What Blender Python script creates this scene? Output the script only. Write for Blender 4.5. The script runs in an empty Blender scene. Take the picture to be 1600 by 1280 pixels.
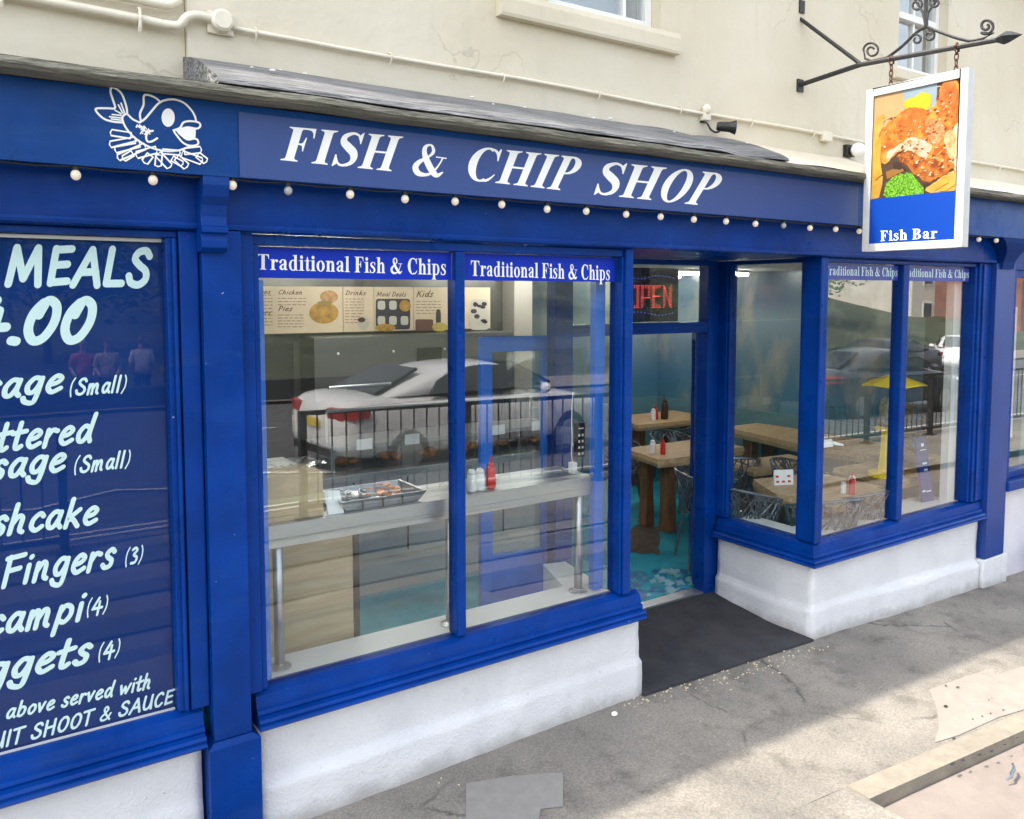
import bpy, bmesh, math, random
from mathutils import Vector, Matrix, noise
R_ = math.radians
random.seed(11)
S = bpy.context.scene
# ------------------------------------------------------------ camera
CXP, CYP, F = 800.0, 553.0, 1300.0           # optical axis (pixels of the 1600x1280 photograph), focal length
D, XC, H = 3.29135, -3.07806, 2.2            # camera stands D in front of the shop front, H above the pavement
RM = Matrix(((0.82847959, 0.03953326, -0.55862213),
             (-0.56001925, 0.05848459, -0.82641272),
             (0.0, 0.99750522, 0.07059268)))
cd = bpy.data.cameras.new('camera')
cam = bpy.data.objects.new('camera', cd)
S.collection.objects.link(cam)
S.camera = cam
rot = RM.to_4x4()
cam.matrix_world = Matrix.Translation((XC, -D, H)) @ rot
cd.sensor_fit = 'HORIZONTAL'
cd.sensor_width = 36.0
cd.lens = F/1600*36.0
cd.shift_y = -(640-CYP)/1600.0
cd.clip_start = 0.05
cd.clip_end = 3000


def ray(px, py):
    return RM @ Vector((px-CXP, -(py-CYP), -F))


def onY(px, py, y=0.0):                       # photograph pixel -> point on the plane Y = y
    r = ray(px, py); t = (D+y)/r.y
    return Vector((XC+r.x*t, y, H+r.z*t))


def onZ(px, py, z=0.0):
    r = ray(px, py); t = (z-H)/r.z
    return Vector((XC+r.x*t, -D+r.y*t, z))


def onX(px, py, x):
    r = ray(px, py); t = (x-XC)/r.x
    return Vector((x, -D+r.y*t, H+r.z*t))


# ------------------------------------------------------------ light
SUN_EL = R_(55)
SV = Vector((-0.9725, 0.233, 0.0))            # towards the sun, seen from above: to the left, a little behind the shop front
to_sun = Vector((SV.x*math.cos(SUN_EL), SV.y*math.cos(SUN_EL), math.sin(SUN_EL)))
W = bpy.data.worlds.new('World'); S.world = W; W.use_nodes = True
wn = W.node_tree.nodes; wl = W.node_tree.links
wn.clear()
wo = wn.new('ShaderNodeOutputWorld'); bg = wn.new('ShaderNodeBackground'); sk = wn.new('ShaderNodeTexSky')
sk.sky_type = 'NISHITA'; sk.sun_disc = False
sk.sun_elevation = SUN_EL
sk.sun_rotation = math.atan2(SV.x, SV.y)
sk.air_density = 1.0; sk.dust_density = 3.0; sk.ozone_density = 0.6
hs = wn.new('ShaderNodeHueSaturation'); hs.inputs['Saturation'].default_value = 0.38
wl.new(sk.outputs[0], hs.inputs['Color']); wl.new(hs.outputs[0], bg.inputs['Color'])
bg.inputs['Strength'].default_value = 0.15
wl.new(bg.outputs[0], wo.inputs[0])
sl = bpy.data.lights.new('sun', 'SUN'); sl.energy = 2.0; sl.angle = R_(1.4); sl.color = (1.0, 0.91, 0.77)
so = bpy.data.objects.new('sun', sl); S.collection.objects.link(so)
so.rotation_euler = to_sun.to_track_quat('Z', 'Y').to_euler()
so.location = (10, -10, 20)
S.view_settings.view_transform = 'Standard'; S.view_settings.look = 'None'; S.view_settings.gamma = 1.0
S.view_settings.exposure = 2.08
S.cycles.max_bounces = 8; S.cycles.transparent_max_bounces = 16
S.cycles.caustics_reflective = False; S.cycles.caustics_refractive = False
S.cycles.sample_clamp_indirect = 6.0

# ------------------------------------------------------------ materials
MT = {}


def M(name, col, rough=0.5, metal=0.0, var=0.0, vs=8.0, bump=0.0, bs=120.0, col2=None, spec=0.5, coat=0.0,
      stretch=None, emit=None, estr=0.0, bdist=0.01, thr=(0.35, 0.65), det=6.0):
    if name in MT: return MT[name]
    m = bpy.data.materials.new(name); m.use_nodes = True
    n = m.node_tree.nodes; l = m.node_tree.links
    b = n['Principled BSDF']
    b.inputs['Base Color'].default_value = (*col, 1)
    b.inputs['Roughness'].default_value = rough
    b.inputs['Metallic'].default_value = metal
    b.inputs['Specular IOR Level'].default_value = spec
    b.inputs['Coat Weight'].default_value = coat
    if emit:
        b.inputs['Emission Color'].default_value = (*emit, 1); b.inputs['Emission Strength'].default_value = estr
    tc = None
    if var or col2 or bump:
        tc = n.new('ShaderNodeTexCoord'); mp = n.new('ShaderNodeMapping')
        l.new(tc.outputs['Object'], mp.inputs[0])
        if stretch: mp.inputs['Scale'].default_value = stretch
    if var or col2:
        t = n.new('ShaderNodeTexNoise'); t.inputs['Scale'].default_value = vs; t.inputs['Detail'].default_value = det
        t.inputs['Roughness'].default_value = 0.62
        l.new(mp.outputs[0], t.inputs['Vector'])
        cr = n.new('ShaderNodeValToRGB')
        cr.color_ramp.elements[0].position = thr[0]; cr.color_ramp.elements[1].position = thr[1]
        c2 = col2 if col2 else tuple(min(1, c*(1+var)) for c in col)
        c1 = col if col2 else tuple(c*(1-var) for c in col)
        cr.color_ramp.elements[0].color = (*c1, 1); cr.color_ramp.elements[1].color = (*c2, 1)
        l.new(t.outputs['Fac'], cr.inputs[0]); l.new(cr.outputs[0], b.inputs['Base Color'])
    if bump:
        t2 = n.new('ShaderNodeTexNoise'); t2.inputs['Scale'].default_value = bs; t2.inputs['Detail'].default_value = 4
        l.new(mp.outputs[0], t2.inputs['Vector'])
        bp = n.new('ShaderNodeBump'); bp.inputs['Strength'].default_value = bump; bp.inputs['Distance'].default_value = bdist
        l.new(t2.outputs['Fac'], bp.inputs['Height']); l.new(bp.outputs[0], b.inputs['Normal'])
    MT[name] = m
    return m


def glass_mat(name, ior=1.5, gain=1.6, tint=(1, 1, 1), rough=0.0):
    m = bpy.data.materials.new(name); m.use_nodes = True
    n = m.node_tree.nodes; l = m.node_tree.links; n.clear()
    o = n.new('ShaderNodeOutputMaterial'); mx = n.new('ShaderNodeMixShader')
    tr = n.new('ShaderNodeBsdfTransparent'); tr.inputs[0].default_value = (*tint, 1)
    gl = n.new('ShaderNodeBsdfGlossy'); gl.inputs['Roughness'].default_value = rough
    fr = n.new('ShaderNodeFresnel'); fr.inputs[0].default_value = ior
    ge = n.new('ShaderNodeNewGeometry')
    inv = n.new('ShaderNodeMath'); inv.operation = 'SUBTRACT'; inv.inputs[0].default_value = 1.0
    mu = n.new('ShaderNodeMath'); mu.operation = 'MULTIPLY'
    m2 = n.new('ShaderNodeMath'); m2.operation = 'MULTIPLY'; m2.inputs[1].default_value = gain; m2.use_clamp = True
    l.new(ge.outputs['Backfacing'], inv.inputs[1]); l.new(fr.outputs[0], mu.inputs[0]); l.new(inv.outputs[0], mu.inputs[1])
    l.new(mu.outputs[0], m2.inputs[0]); l.new(m2.outputs[0], mx.inputs[0])
    l.new(tr.outputs[0], mx.inputs[1]); l.new(gl.outputs[0], mx.inputs[2]); l.new(mx.outputs[0], o.inputs[0])
    MT[name] = m
    return m


GLASS = glass_mat('window glass', gain=2.9, tint=(0.98, 1.0, 0.99))
GLASS3 = glass_mat('long window glass', gain=3.3, tint=(0.98, 1.0, 0.99))
GLASS1 = glass_mat('menu window glass', gain=.85, tint=(0.98, 1.0, 0.99))
CLEAR = glass_mat('clear plastic', gain=1.2, tint=(0.93, 0.95, 0.94), rough=0.15)
def worn_paint(name, col, rough, chips=.745, spec=.15):
    m = bpy.data.materials.new(name); m.use_nodes = True; n = m.node_tree.nodes; l = m.node_tree.links; b = n['Principled BSDF']
    b.inputs['Specular IOR Level'].default_value = spec
    tc = n.new('ShaderNodeTexCoord')

    def nz(sc, det, st=None, ro=.6):
        t = n.new('ShaderNodeTexNoise'); t.inputs['Scale'].default_value = sc; t.inputs['Detail'].default_value = det; t.inputs['Roughness'].default_value = ro
        if st: mp = n.new('ShaderNodeMapping'); mp.inputs['Scale'].default_value = st; l.new(tc.outputs['Object'], mp.inputs[0]); l.new(mp.outputs[0], t.inputs[0])
        else: l.new(tc.outputs['Object'], t.inputs[0])
        return t.outputs['Fac']

    def rp(src, a, ca, c, cc):
        r = n.new('ShaderNodeValToRGB'); e = r.color_ramp.elements; e[0].position = a; e[0].color = (*ca, 1); e[1].position = c; e[1].color = (*cc, 1); l.new(src, r.inputs[0]); return r.outputs[0]

    def mix(f, a, c2):
        x = n.new('ShaderNodeMix'); x.data_type = 'RGBA'; l.new(f, x.inputs[0]); l.new(a, x.inputs[6]); x.inputs[7].default_value = (*c2, 1); return x.outputs[2]
    c = rp(nz(3.5, 6), .32, tuple(v*.78 for v in col), .68, tuple(v*1.18 for v in col))
    c = mix(rp(nz(2.2, 7, (1.2, 1.2, 5)), .54, (0, 0, 0), .78, (.28, .28, .28)), c, (col[0]+.03, col[1]+.05, col[2]*.9+.03))   # chalky fading
    c = mix(rp(nz(30, 4), .66, (0, 0, 0), .74, (.5, .5, .5)), c, (col[0]*.4, col[1]*.4, col[2]*.4))                        # grime specks
    c = mix(rp(nz(48, 3, None, .5), chips, (0, 0, 0), chips+.012, (1, 1, 1)), c, (.38, .40, .46))                            # chips
    l.new(c, b.inputs['Base Color'])
    l.new(rp(nz(6, 5), .3, (rough*.75,)*3, .7, (rough*1.5,)*3), b.inputs['Roughness'])
    bp = n.new('ShaderNodeBump'); bp.inputs['Strength'].default_value = .22; bp.inputs['Distance'].default_value = .005
    l.new(nz(26, 6), bp.inputs['Height']); l.new(bp.outputs[0], b.inputs['Normal'])
    MT[name] = m
    return m


BLUE = worn_paint('royal blue gloss paint', (0.0004, 0.035, 0.222), .3, chips=.77)
BLUE_IN = M('lighter blue inside paint', (0.02, 0.16, 0.66), 0.4, var=0.1, vs=6)
NAVY = M('dark blue vinyl', (0.0006, 0.024, 0.14), 0.6, var=0.1, vs=4, spec=.1)
VINB = M('bright blue window vinyl', (0.002, 0.028, 0.42), 0.5, spec=.2)
FASC = worn_paint('fascia blue paint', (0.005, 0.05, 0.22), .34, chips=.78)
FPAN = M('fascia sign panel blue', (0.021, 0.055, 0.21), 0.5, var=0.03, vs=3)
WHITE = M('white lettering', (0.86, 0.87, 0.86), 0.5)
PALE = M('pale lettering', (0.62, 0.78, 0.80), 0.5)
def riser_mat():
    m = bpy.data.materials.new('white roughcast paint'); m.use_nodes = True; n = m.node_tree.nodes; l = m.node_tree.links; b = n['Principled BSDF']; b.inputs['Roughness'].default_value = .85
    tc = n.new('ShaderNodeTexCoord')

    def nz(sc, det, ro=.6):
        t = n.new('ShaderNodeTexNoise'); t.inputs['Scale'].default_value = sc; t.inputs['Detail'].default_value = det; t.inputs['Roughness'].default_value = ro; l.new(tc.outputs['Object'], t.inputs[0]); return t.outputs['Fac']

    def rp(src, a, ca, c, cc):
        r = n.new('ShaderNodeValToRGB'); e = r.color_ramp.elements; e[0].position = a; e[0].color = (*ca, 1); e[1].position = c; e[1].color = (*cc, 1); l.new(src, r.inputs[0]); return r.outputs[0]

    def mth(op, a, c):
        x = n.new('ShaderNodeMath'); x.operation = op
        for i, v in enumerate((a, c)):
            if isinstance(v, float): x.inputs[i].default_value = v
            else: l.new(v, x.inputs[i])
        return x.outputs[0]

    def mix(f, a, c2):
        x = n.new('ShaderNodeMix'); x.data_type = 'RGBA'; l.new(f, x.inputs[0]); l.new(a, x.inputs[6]); x.inputs[7].default_value = (*c2, 1); return x.outputs[2]
    c = rp(nz(3.2, 6), .32, (.655, .66, .68), .68, (.745, .745, .755))
    sp = n.new('ShaderNodeSeparateXYZ'); l.new(tc.outputs['Object'], sp.inputs[0])
    # splash dirt: a ragged band just above the pavement (which falls .03 per metre to the right)
    fall = mth('MULTIPLY', mth('MAXIMUM', sp.outputs[0], 0.0), .03)
    hgt = mth('ADD', sp.outputs[2], fall)
    edge = mth('SUBTRACT', mth('MULTIPLY', nz(7, 7, .7), .17), hgt)
    c = mix(rp(edge, .0, (0, 0, 0), .08, (.62, .62, .62)), c, (.30, .28, .25))
    c = mix(rp(nz(11, 6, .7), .60, (0, 0, 0), .74, (.33, .33, .33)), c, (.46, .45, .44))
    c = mix(rp(nz(36, 3), .71, (0, 0, 0), .73, (.8, .8, .8)), c, (.36, .34, .32))
    l.new(c, b.inputs['Base Color'])
    bp = n.new('ShaderNodeBump'); bp.inputs['Strength'].default_value = .8; bp.inputs['Distance'].default_value = .008
    l.new(nz(75, 5, .65), bp.inputs['Height']); l.new(bp.outputs[0], b.inputs['Normal'])
    MT['riser'] = m
    return m


RISER = riser_mat()
CREAM = M('cream masonry paint', (0.74, 0.70, 0.60), 0.85, bump=0.35, bs=60, bdist=0.006, var=0.06, vs=1.6)
STEEL = M('brushed steel', (0.47, 0.50, 0.53), 0.36, 0.9, var=0.08, vs=30, stretch=(1, 40, 40))
IRON = M('black wrought iron', (0.03, 0.03, 0.032), 0.5, 0.3, bump=0.4, bs=90)
RUST = M('rusty chain', (0.10, 0.045, 0.03), 0.8, 0.4)
WHITEP = M('white painted joinery', (0.78, 0.78, 0.76), 0.5)
BLACK = M('black plastic', (0.012, 0.012, 0.013), 0.45)
TIMB = M('rustic table wood', (0.60, 0.42, 0.23), 0.5, col2=(0.40, 0.25, 0.12), vs=3, stretch=(2, 14, 14), bump=0.2, bs=30)

# ------------------------------------------------------------ mesh helpers
COL = S.collection


class MB:
    def __init__(s): s.v = []; s.f = []

    def poly(s, pts):
        i = len(s.v); s.v += [Vector(p) for p in pts]; s.f.append(tuple(range(i, i+len(pts))))

    def hexa(s, p):                            # 8 points: bottom loop, top loop
        i = len(s.v); s.v += [Vector(q) for q in p]
        for q in ((3, 2, 1, 0), (4, 5, 6, 7), (0, 1, 5, 4), (1, 2, 6, 5), (2, 3, 7, 6), (3, 0, 4, 7)):
            s.f.append(tuple(i+k for k in q))

    def box(s, x0, y0, z0, x1, y1, z1):
        s.hexa([(x0, y0, z0), (x1, y0, z0), (x1, y1, z0), (x0, y1, z0), (x0, y0, z1), (x1, y0, z1), (x1, y1, z1), (x0, y1, z1)])

    def loft(s, rings, closed=True, cap=True):
        n = len(rings[0]); i = len(s.v)
        for r in rings: s.v += [Vector(p) for p in r]
        for a in range(len(rings)-1):
            for k in range(n if closed else n-1):
                k2 = (k+1) % n
                s.f.append((i+a*n+k, i+a*n+k2, i+(a+1)*n+k2, i+(a+1)*n+k))
        if cap and closed:
            s.f.append(tuple(i+k for k in reversed(range(n))))
            s.f.append(tuple(i+(len(rings)-1)*n+k for k in range(n)))

    def prism(s, pts, off):                    # planar loop pts extruded by vector off
        o = Vector(off); s.loft([[Vector(p) for p in pts], [Vector(p)+o for p in pts]])

    def tube(s, pts, r, n=8):
        pts = [Vector(p) for p in pts]; rings = []
        up = Vector((0.13, 0.21, 0.97))
        for i, p in enumerate(pts):
            d = (pts[min(i+1, len(pts)-1)]-pts[max(i-1, 0)]).normalized()
            a = d.cross(up)
            if a.length < 1e-3: a = d.cross(Vector((1, 0, 0)))
            a.normalize(); b = a.cross(d)
            rr = r[i] if isinstance(r, (list, tuple)) else r
            rings.append([p+a*math.cos(t*2*math.pi/n)*rr+b*math.sin(t*2*math.pi/n)*rr for t in range(n)])
        s.loft(rings)

    def lathe(s, prof, c, n=20):
        c = Vector(c)
        s.loft([[c+Vector((r*math.cos(k*2*math.pi/n), r*math.sin(k*2*math.pi/n), z)) for k in range(n)] for r, z in prof])

    def ball(s, c, r, n=12, m=8, sc=(1, 1, 1)):
        c = Vector(c); rings = []
        for j in range(m+1):
            a = -math.pi/2+math.pi*j/m; cr = max(math.cos(a), 1e-3)
            rings.append([c+Vector((r*cr*math.cos(k*2*math.pi/n)*sc[0], r*cr*math.sin(k*2*math.pi/n)*sc[1], r*math.sin(a)*sc[2])) for k in range(n)])
        s.loft(rings)

    def build(s, name, mat, parent=None, bevel=0.0, smooth=False, origin=None, fix=True):
        root = parent
        while root is not None and root.parent is not None: root = root.parent
        if root is not None: org = Vector(root.location)
        elif origin is not None: org = Vector(origin)
        else:
            xs = [p.x for p in s.v]; ys = [p.y for p in s.v]; zs = [p.z for p in s.v]
            org = Vector(((min(xs)+max(xs))/2, (min(ys)+max(ys))/2, min(zs)))
        me = bpy.data.meshes.new(name)
        me.from_pydata([p-org for p in s.v], [], s.f)
        me.materials.append(mat)
        if fix or bevel:
            bm = bmesh.new(); bm.from_mesh(me)
            if bevel:
                bmesh.ops.remove_doubles(bm, verts=bm.verts, dist=1e-5)
            if fix: bmesh.ops.recalc_face_normals(bm, faces=bm.faces)
            if bevel:
                es = [e for e in bm.edges if len(e.link_faces) == 2 and e.calc_face_angle(0) > 0.6]
                bmesh.ops.bevel(bm, geom=es, offset=bevel, segments=2, profile=0.6, affect='EDGES', clamp_overlap=True)
            bm.to_mesh(me); bm.free()
        if smooth:
            for p in me.polygons: p.use_smooth = True
        o = bpy.data.objects.new(name, me); COL.objects.link(o)
        if parent is not None: o.parent = parent
        else: o.location = org
        return o


def thing(name, label, cat, loc, group=None):
    o = bpy.data.objects.new(name, None); COL.objects.link(o); o.location = loc; o.empty_display_size = 0.1
    o['label'] = label; o['category'] = cat
    if group: o['group'] = group
    return o


def tag(o, label, cat, group=None, kind=None):
    o['label'] = label; o['category'] = cat
    if group: o['group'] = group
    if kind: o['kind'] = kind
    return o


def struct(o, label=None, kind='structure', cat='setting'):
    o['kind'] = kind; o['category'] = cat
    if label: o['label'] = label
    return o


def dup(root, loc, label, rz=None):
    r = root.copy(); COL.objects.link(r); r.location = loc; r['label'] = label
    if rz is not None: r.rotation_euler = (0, 0, rz)

    def rec(a, b):
        for ch in list(a.children):
            c = ch.copy(); COL.objects.link(c); c.parent = b; rec(ch, c)
    rec(root, r)
    return r


def B(name, mat, parent, *boxes, bevel=0.0, **k):
    if name in ('moulding', 'seal_bead', 'bright_trim', 'inner_sill', 'glass_pane', 'shop_floor', 'dado', 'mural_wall') and len(boxes) > 1:
        for b in boxes: o = B(name, mat, parent, b, bevel=bevel, **k)
        return o
    m = MB()
    for b in boxes: m.box(*b)
    return m.build(name, mat, parent, bevel=bevel, **k)


def cr(pts, n=6, closed=False):                # Catmull-Rom through pts (any dimension)
    P = [Vector(p) for p in pts]; out = []; N = len(P)
    segs = N if closed else N-1
    for i in range(segs):
        if closed: a, b, c, d = P[(i-1) % N], P[i], P[(i+1) % N], P[(i+2) % N]
        else:
            b, c = P[i], P[i+1]; a = P[i-1] if i else b*2-c; d = P[i+2] if i+2 < N else c*2-b
        for k in range(n):
            t = k/n
            out.append(0.5*((2*b)+(c-a)*t+(2*a-5*b+4*c-d)*t*t+(3*b-a-3*c+d)*t**3))
    if not closed: out.append(P[-1])
    return out


# ------------------------------------------------------------ lettering: strokes, rings and serifs
def stroke2(pts, w, smooth=True, cap=True, n=6):
    """2-D polygons of a stroke. pts (x,y) or (x,y,w)."""
    P = [(p[0], p[1], p[2] if len(p) > 2 else w) for p in pts]
    if smooth and len(P) > 2: P = [tuple(q) for q in cr(P, n)]
    out = []; L = []; Rr = []
    for i, p in enumerate(P):
        a = P[max(i-1, 0)]; b = P[min(i+1, len(P)-1)]
        dx, dy = b[0]-a[0], b[1]-a[1]; q = math.hypot(dx, dy) or 1
        nx, ny = -dy/q*p[2]/2, dx/q*p[2]/2
        if not smooth and 0 < i < len(P)-1:     # mitre
            d1 = Vector((P[i][0]-a[0], P[i][1]-a[1])).normalized(); d2 = Vector((b[0]-P[i][0], b[1]-P[i][1])).normalized()
            mm = (d1+d2); k = min(1.6, 1/max(0.3, (mm.length/2))) if mm.length > 0.1 else 1
            nx *= k; ny *= k
        L.append((p[0]+nx, p[1]+ny)); Rr.append((p[0]-nx, p[1]-ny))
    for i in range(len(P)-1): out.append([L[i], Rr[i], Rr[i+1], L[i+1]])
    if cap:
        for e, q in ((0, 1), (-1, -2)):
            c = P[e]; d = math.atan2(c[1]-P[q][1], c[0]-P[q][0])
            out.append([(c[0]+c[2]/2*math.cos(d-math.pi/2+k*math.pi/6), c[1]+c[2]/2*math.sin(d-math.pi/2+k*math.pi/6)) for k in range(7)])
    return out


def ring2(cx, cy, rx, ry, ix, iy, a0=0, a1=360, n=28):
    o = []
    for k in range(n):
        t0 = R_(a0+(a1-a0)*k/n); t1 = R_(a0+(a1-a0)*(k+1)/n)
        o.append([(cx+rx*math.cos(t0), cy+ry*math.sin(t0)), (cx+rx*math.cos(t1), cy+ry*math.sin(t1)),
                  (cx+ix*math.cos(t1), cy+iy*math.sin(t1)), (cx+ix*math.cos(t0), cy+iy*math.sin(t0))])
    return o


def rect2(x0, y0, x1, y1): return [[(x0, y0), (x1, y0), (x1, y1), (x0, y1)]]


def foot(cx, w, sw, y, up, t=0.045):
    s = 1 if up else -1
    return [[(cx-w/2, y), (cx+w/2, y), (cx+w/2, y+s*t*0.6), (cx+sw/2+0.02, y+s*t*1.3), (cx+sw/2, y+s*t*2.4),
             (cx-sw/2, y+s*t*2.4), (cx-sw/2-0.02, y+s*t*1.3), (cx-w/2, y+s*t*0.6)]]


def stem(cx, w, y0, y1, fb=True, ft=True, fw=None):
    fw = fw or w+0.24
    o = rect2(cx-w/2, y0, cx+w/2, y1)
    if fb: o += foot(cx, fw, w, y0, True)
    if ft: o += foot(cx, fw, w, y1, False)
    return o


def flag(cx, w, y1):                            # lower-case left flag serif
    return [[(cx-w/2-0.12, y1-0.05), (cx-w/2, y1-0.07), (cx+w/2, y1-0.06), (cx+w/2, y1+0.01), (cx+w/2-0.03, y1+0.01), (cx-w/2-0.12, y1-0.025)]]


SW = 0.225
SER = {
 'I': (0.55, stem(0.275, SW+.02, 0, 1)),
 'F': (0.84, stem(0.26, SW+.02, 0, 1)+rect2(.2, .95, .76, 1)+[[(.76, 1), (.56, .955), (.66, .92), (.72, .84), (.745, .72), (.78, .72)]]
       + rect2(.3, .49, .52, .535)+[[(.57, .72), (.545, .72), (.50, .56), (.44, .53), (.44, .49), (.50, .465), (.545, .31), (.57, .31)]]),
 'H': (1.14, stem(.26, SW+.02, 0, 1)+stem(.86, SW+.02, 0, 1)+rect2(.3, .48, .8, .535)),
 'P': (0.86, stem(.26, SW+.02, 0, 1)+ring2(.42, .735, .40, .265, .17, .215, -90, 90)+rect2(.3, .95, .43, 1)+rect2(.3, .47, .43, .52)),
 'B': (0.93, stem(.26, SW+.02, 0, 1)+ring2(.45, .755, .33, .245, .11, .20, -90, 90)+ring2(.45, .265, .41, .265, .16, .215, -90, 90)
       + rect2(.2, .955, .46, 1)+rect2(.3, .48, .46, .53)+rect2(.2, 0, .46, .05)),
 'T': (0.96, stem(.48, SW+.02, 0, 1, ft=False)+rect2(.05, .95, .91, 1)+[[(.05, 1), (.3, .955), (.16, .90), (.09, .80), (.075, .70), (.04, .70)]]
       + [[(.91, 1), (.92, .70), (.885, .70), (.87, .80), (.80, .90), (.66, .955)]]),
 'O': (1.06, ring2(.53, .5, .46, .52, .215, .465)),
 'C': (1.0, ring2(.53, .5, .47, .52, .22, .46, 62, 298)+stroke2([(.63, .98, .05), (.75, .93, .07), (.84, .82, .06), (.88, .66, .02)], .05, cap=False)
       + [[(.86, 1.0), (.90, 1.0), (.91, .64), (.88, .64), (.80, .86)]]+stroke2([(.63, .02, .06), (.76, .05, .08), (.86, .13, .06), (.94, .24, .03)], .05, cap=False)),
 'S': (0.80, stroke2([(.66, .80, .05), (.58, .92, .06), (.40, .965, .08), (.20, .86, .16), (.20, .70, .19), (.38, .56, .22), (.57, .42, .22), (.64, .26, .20), (.58, .11, .13), (.38, .03, .07), (.22, .07, .06), (.11, .24, .04)], .2)
       + [[(.69, 1.01), (.72, 1.01), (.72, .68), (.69, .68), (.60, .90)]]+[[(.06, -.02), (.09, -.02), (.20, .08), (.10, .32), (.06, .32)]]),
 '&': (1.16, stroke2([(.98, .62, .05), (.90, .40, .05), (.74, .14, .08), (.52, .03, .10), (.26, .06, .17), (.14, .24, .19), (.25, .42, .14), (.48, .58, .07), (.62, .76, .11), (.56, .93, .08), (.45, .97, .06), (.33, .88, .13), (.34, .70, .16), (.48, .45, .2), (.72, .16, .2), (.90, .05, .14), (1.06, .16, .05)], .2)
       + rect2(.74, .605, 1.1, .64)),
 'r': (0.64, stem(.24, SW-.02, 0, .68, ft=False)+flag(.24, SW-.02, .69)+stroke2([(.32, .44, .04), (.40, .60, .07), (.52, .63, .12)], .1)+ring2(.54, .59, .09, .09, 0, 0, n=14)),
 'a': (0.72, stroke2([(.16, .54, .16), (.22, .64, .09), (.36, .675, .06), (.50, .56, .18), (.50, .14, .18), (.55, .05, .11), (.66, .06, .05)], .15)
       + ring2(.14, .52, .085, .085, 0, 0, n=12)+stroke2([(.50, .43, .05), (.26, .33, .10), (.15, .17, .17), (.25, .06, .12), (.38, .08, .07), (.50, .2, .05)], .12)),
 'd': (0.80, stem(.56, SW-.02, .02, 1.0, fb=False, ft=False)+flag(.56, SW-.02, 1.0)+ring2(.36, .335, .31, .355, .13, .30, 60, 300)
       + stroke2([(.42, .67, .05), (.50, .63, .05), (.56, .55, .05)], .05)+stroke2([(.42, .0, .05), (.50, .04, .06), (.58, .13, .05)], .05)+[[(.6, 0), (.76, .0), (.76, .03), (.66, .05), (.66, .15), (.56, .1)]]),
 'i': (0.42, stem(.21, SW-.02, 0, .68, ft=False)+flag(.21, SW-.02, .69)+ring2(.20, .87, .115, .115, 0, 0, n=16)),
 'l': (0.42, stem(.21, SW-.02, 0, 1.0, ft=False)+flag(.21, SW-.02, 1.0)),
 't': (0.47, stroke2([(.22, .9, .03), (.23, .65, .17), (.22, .2, .18), (.26, .06, .14), (.38, .05, .06), (.44, .13, .03)], .15, cap=False)+rect2(.03, .62, .42, .67)),
 'o': (0.74, ring2(.37, .335, .33, .355, .135, .305)),
 'n': (0.82, stem(.22, SW-.02, 0, .68, ft=False, fw=.36)+flag(.22, SW-.02, .69)+stroke2([(.30, .52, .05), (.42, .63, .09), (.55, .61, .14), (.60, .45, .19), (.60, .02, .19)], .15, cap=False)+foot(.60, .36, SW-.02, 0, True)),
 'h': (0.82, stem(.22, SW-.02, 0, 1.0, ft=False, fw=.36)+flag(.22, SW-.02, 1.0)+stroke2([(.30, .52, .05), (.42, .63, .09), (.55, .61, .14), (.60, .45, .19), (.60, .02, .19)], .15, cap=False)+foot(.60, .36, SW-.02, 0, True)),
 's': (0.58, stroke2([(.47, .52, .05), (.42, .63, .05), (.29, .665, .06), (.16, .57, .14), (.18, .46, .15), (.30, .37, .16), (.42, .27, .16), (.45, .16, .15), (.38, .05, .08), (.24, .01, .05), (.14, .05, .05), (.08, .18, .04)], .15)
       + [[(.475, .69), (.50, .69), (.50, .46), (.475, .46), (.42, .6)]]+[[(.05, -.01), (.08, -.01), (.14, .06), (.08, .22), (.05, .22)]]),
 'p': (0.80, stem(.22, SW-.02, -.30, .68, ft=False)+flag(.22, SW-.02, .69)+ring2(.42, .335, .32, .355, .14, .295, -120, 120)),
 ' ': (0.34, []),
}
BW = 0.135


def bs(*pts, w=None, l=False): return stroke2(pts, (w or .135)*BW/.135, smooth=not l)


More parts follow.
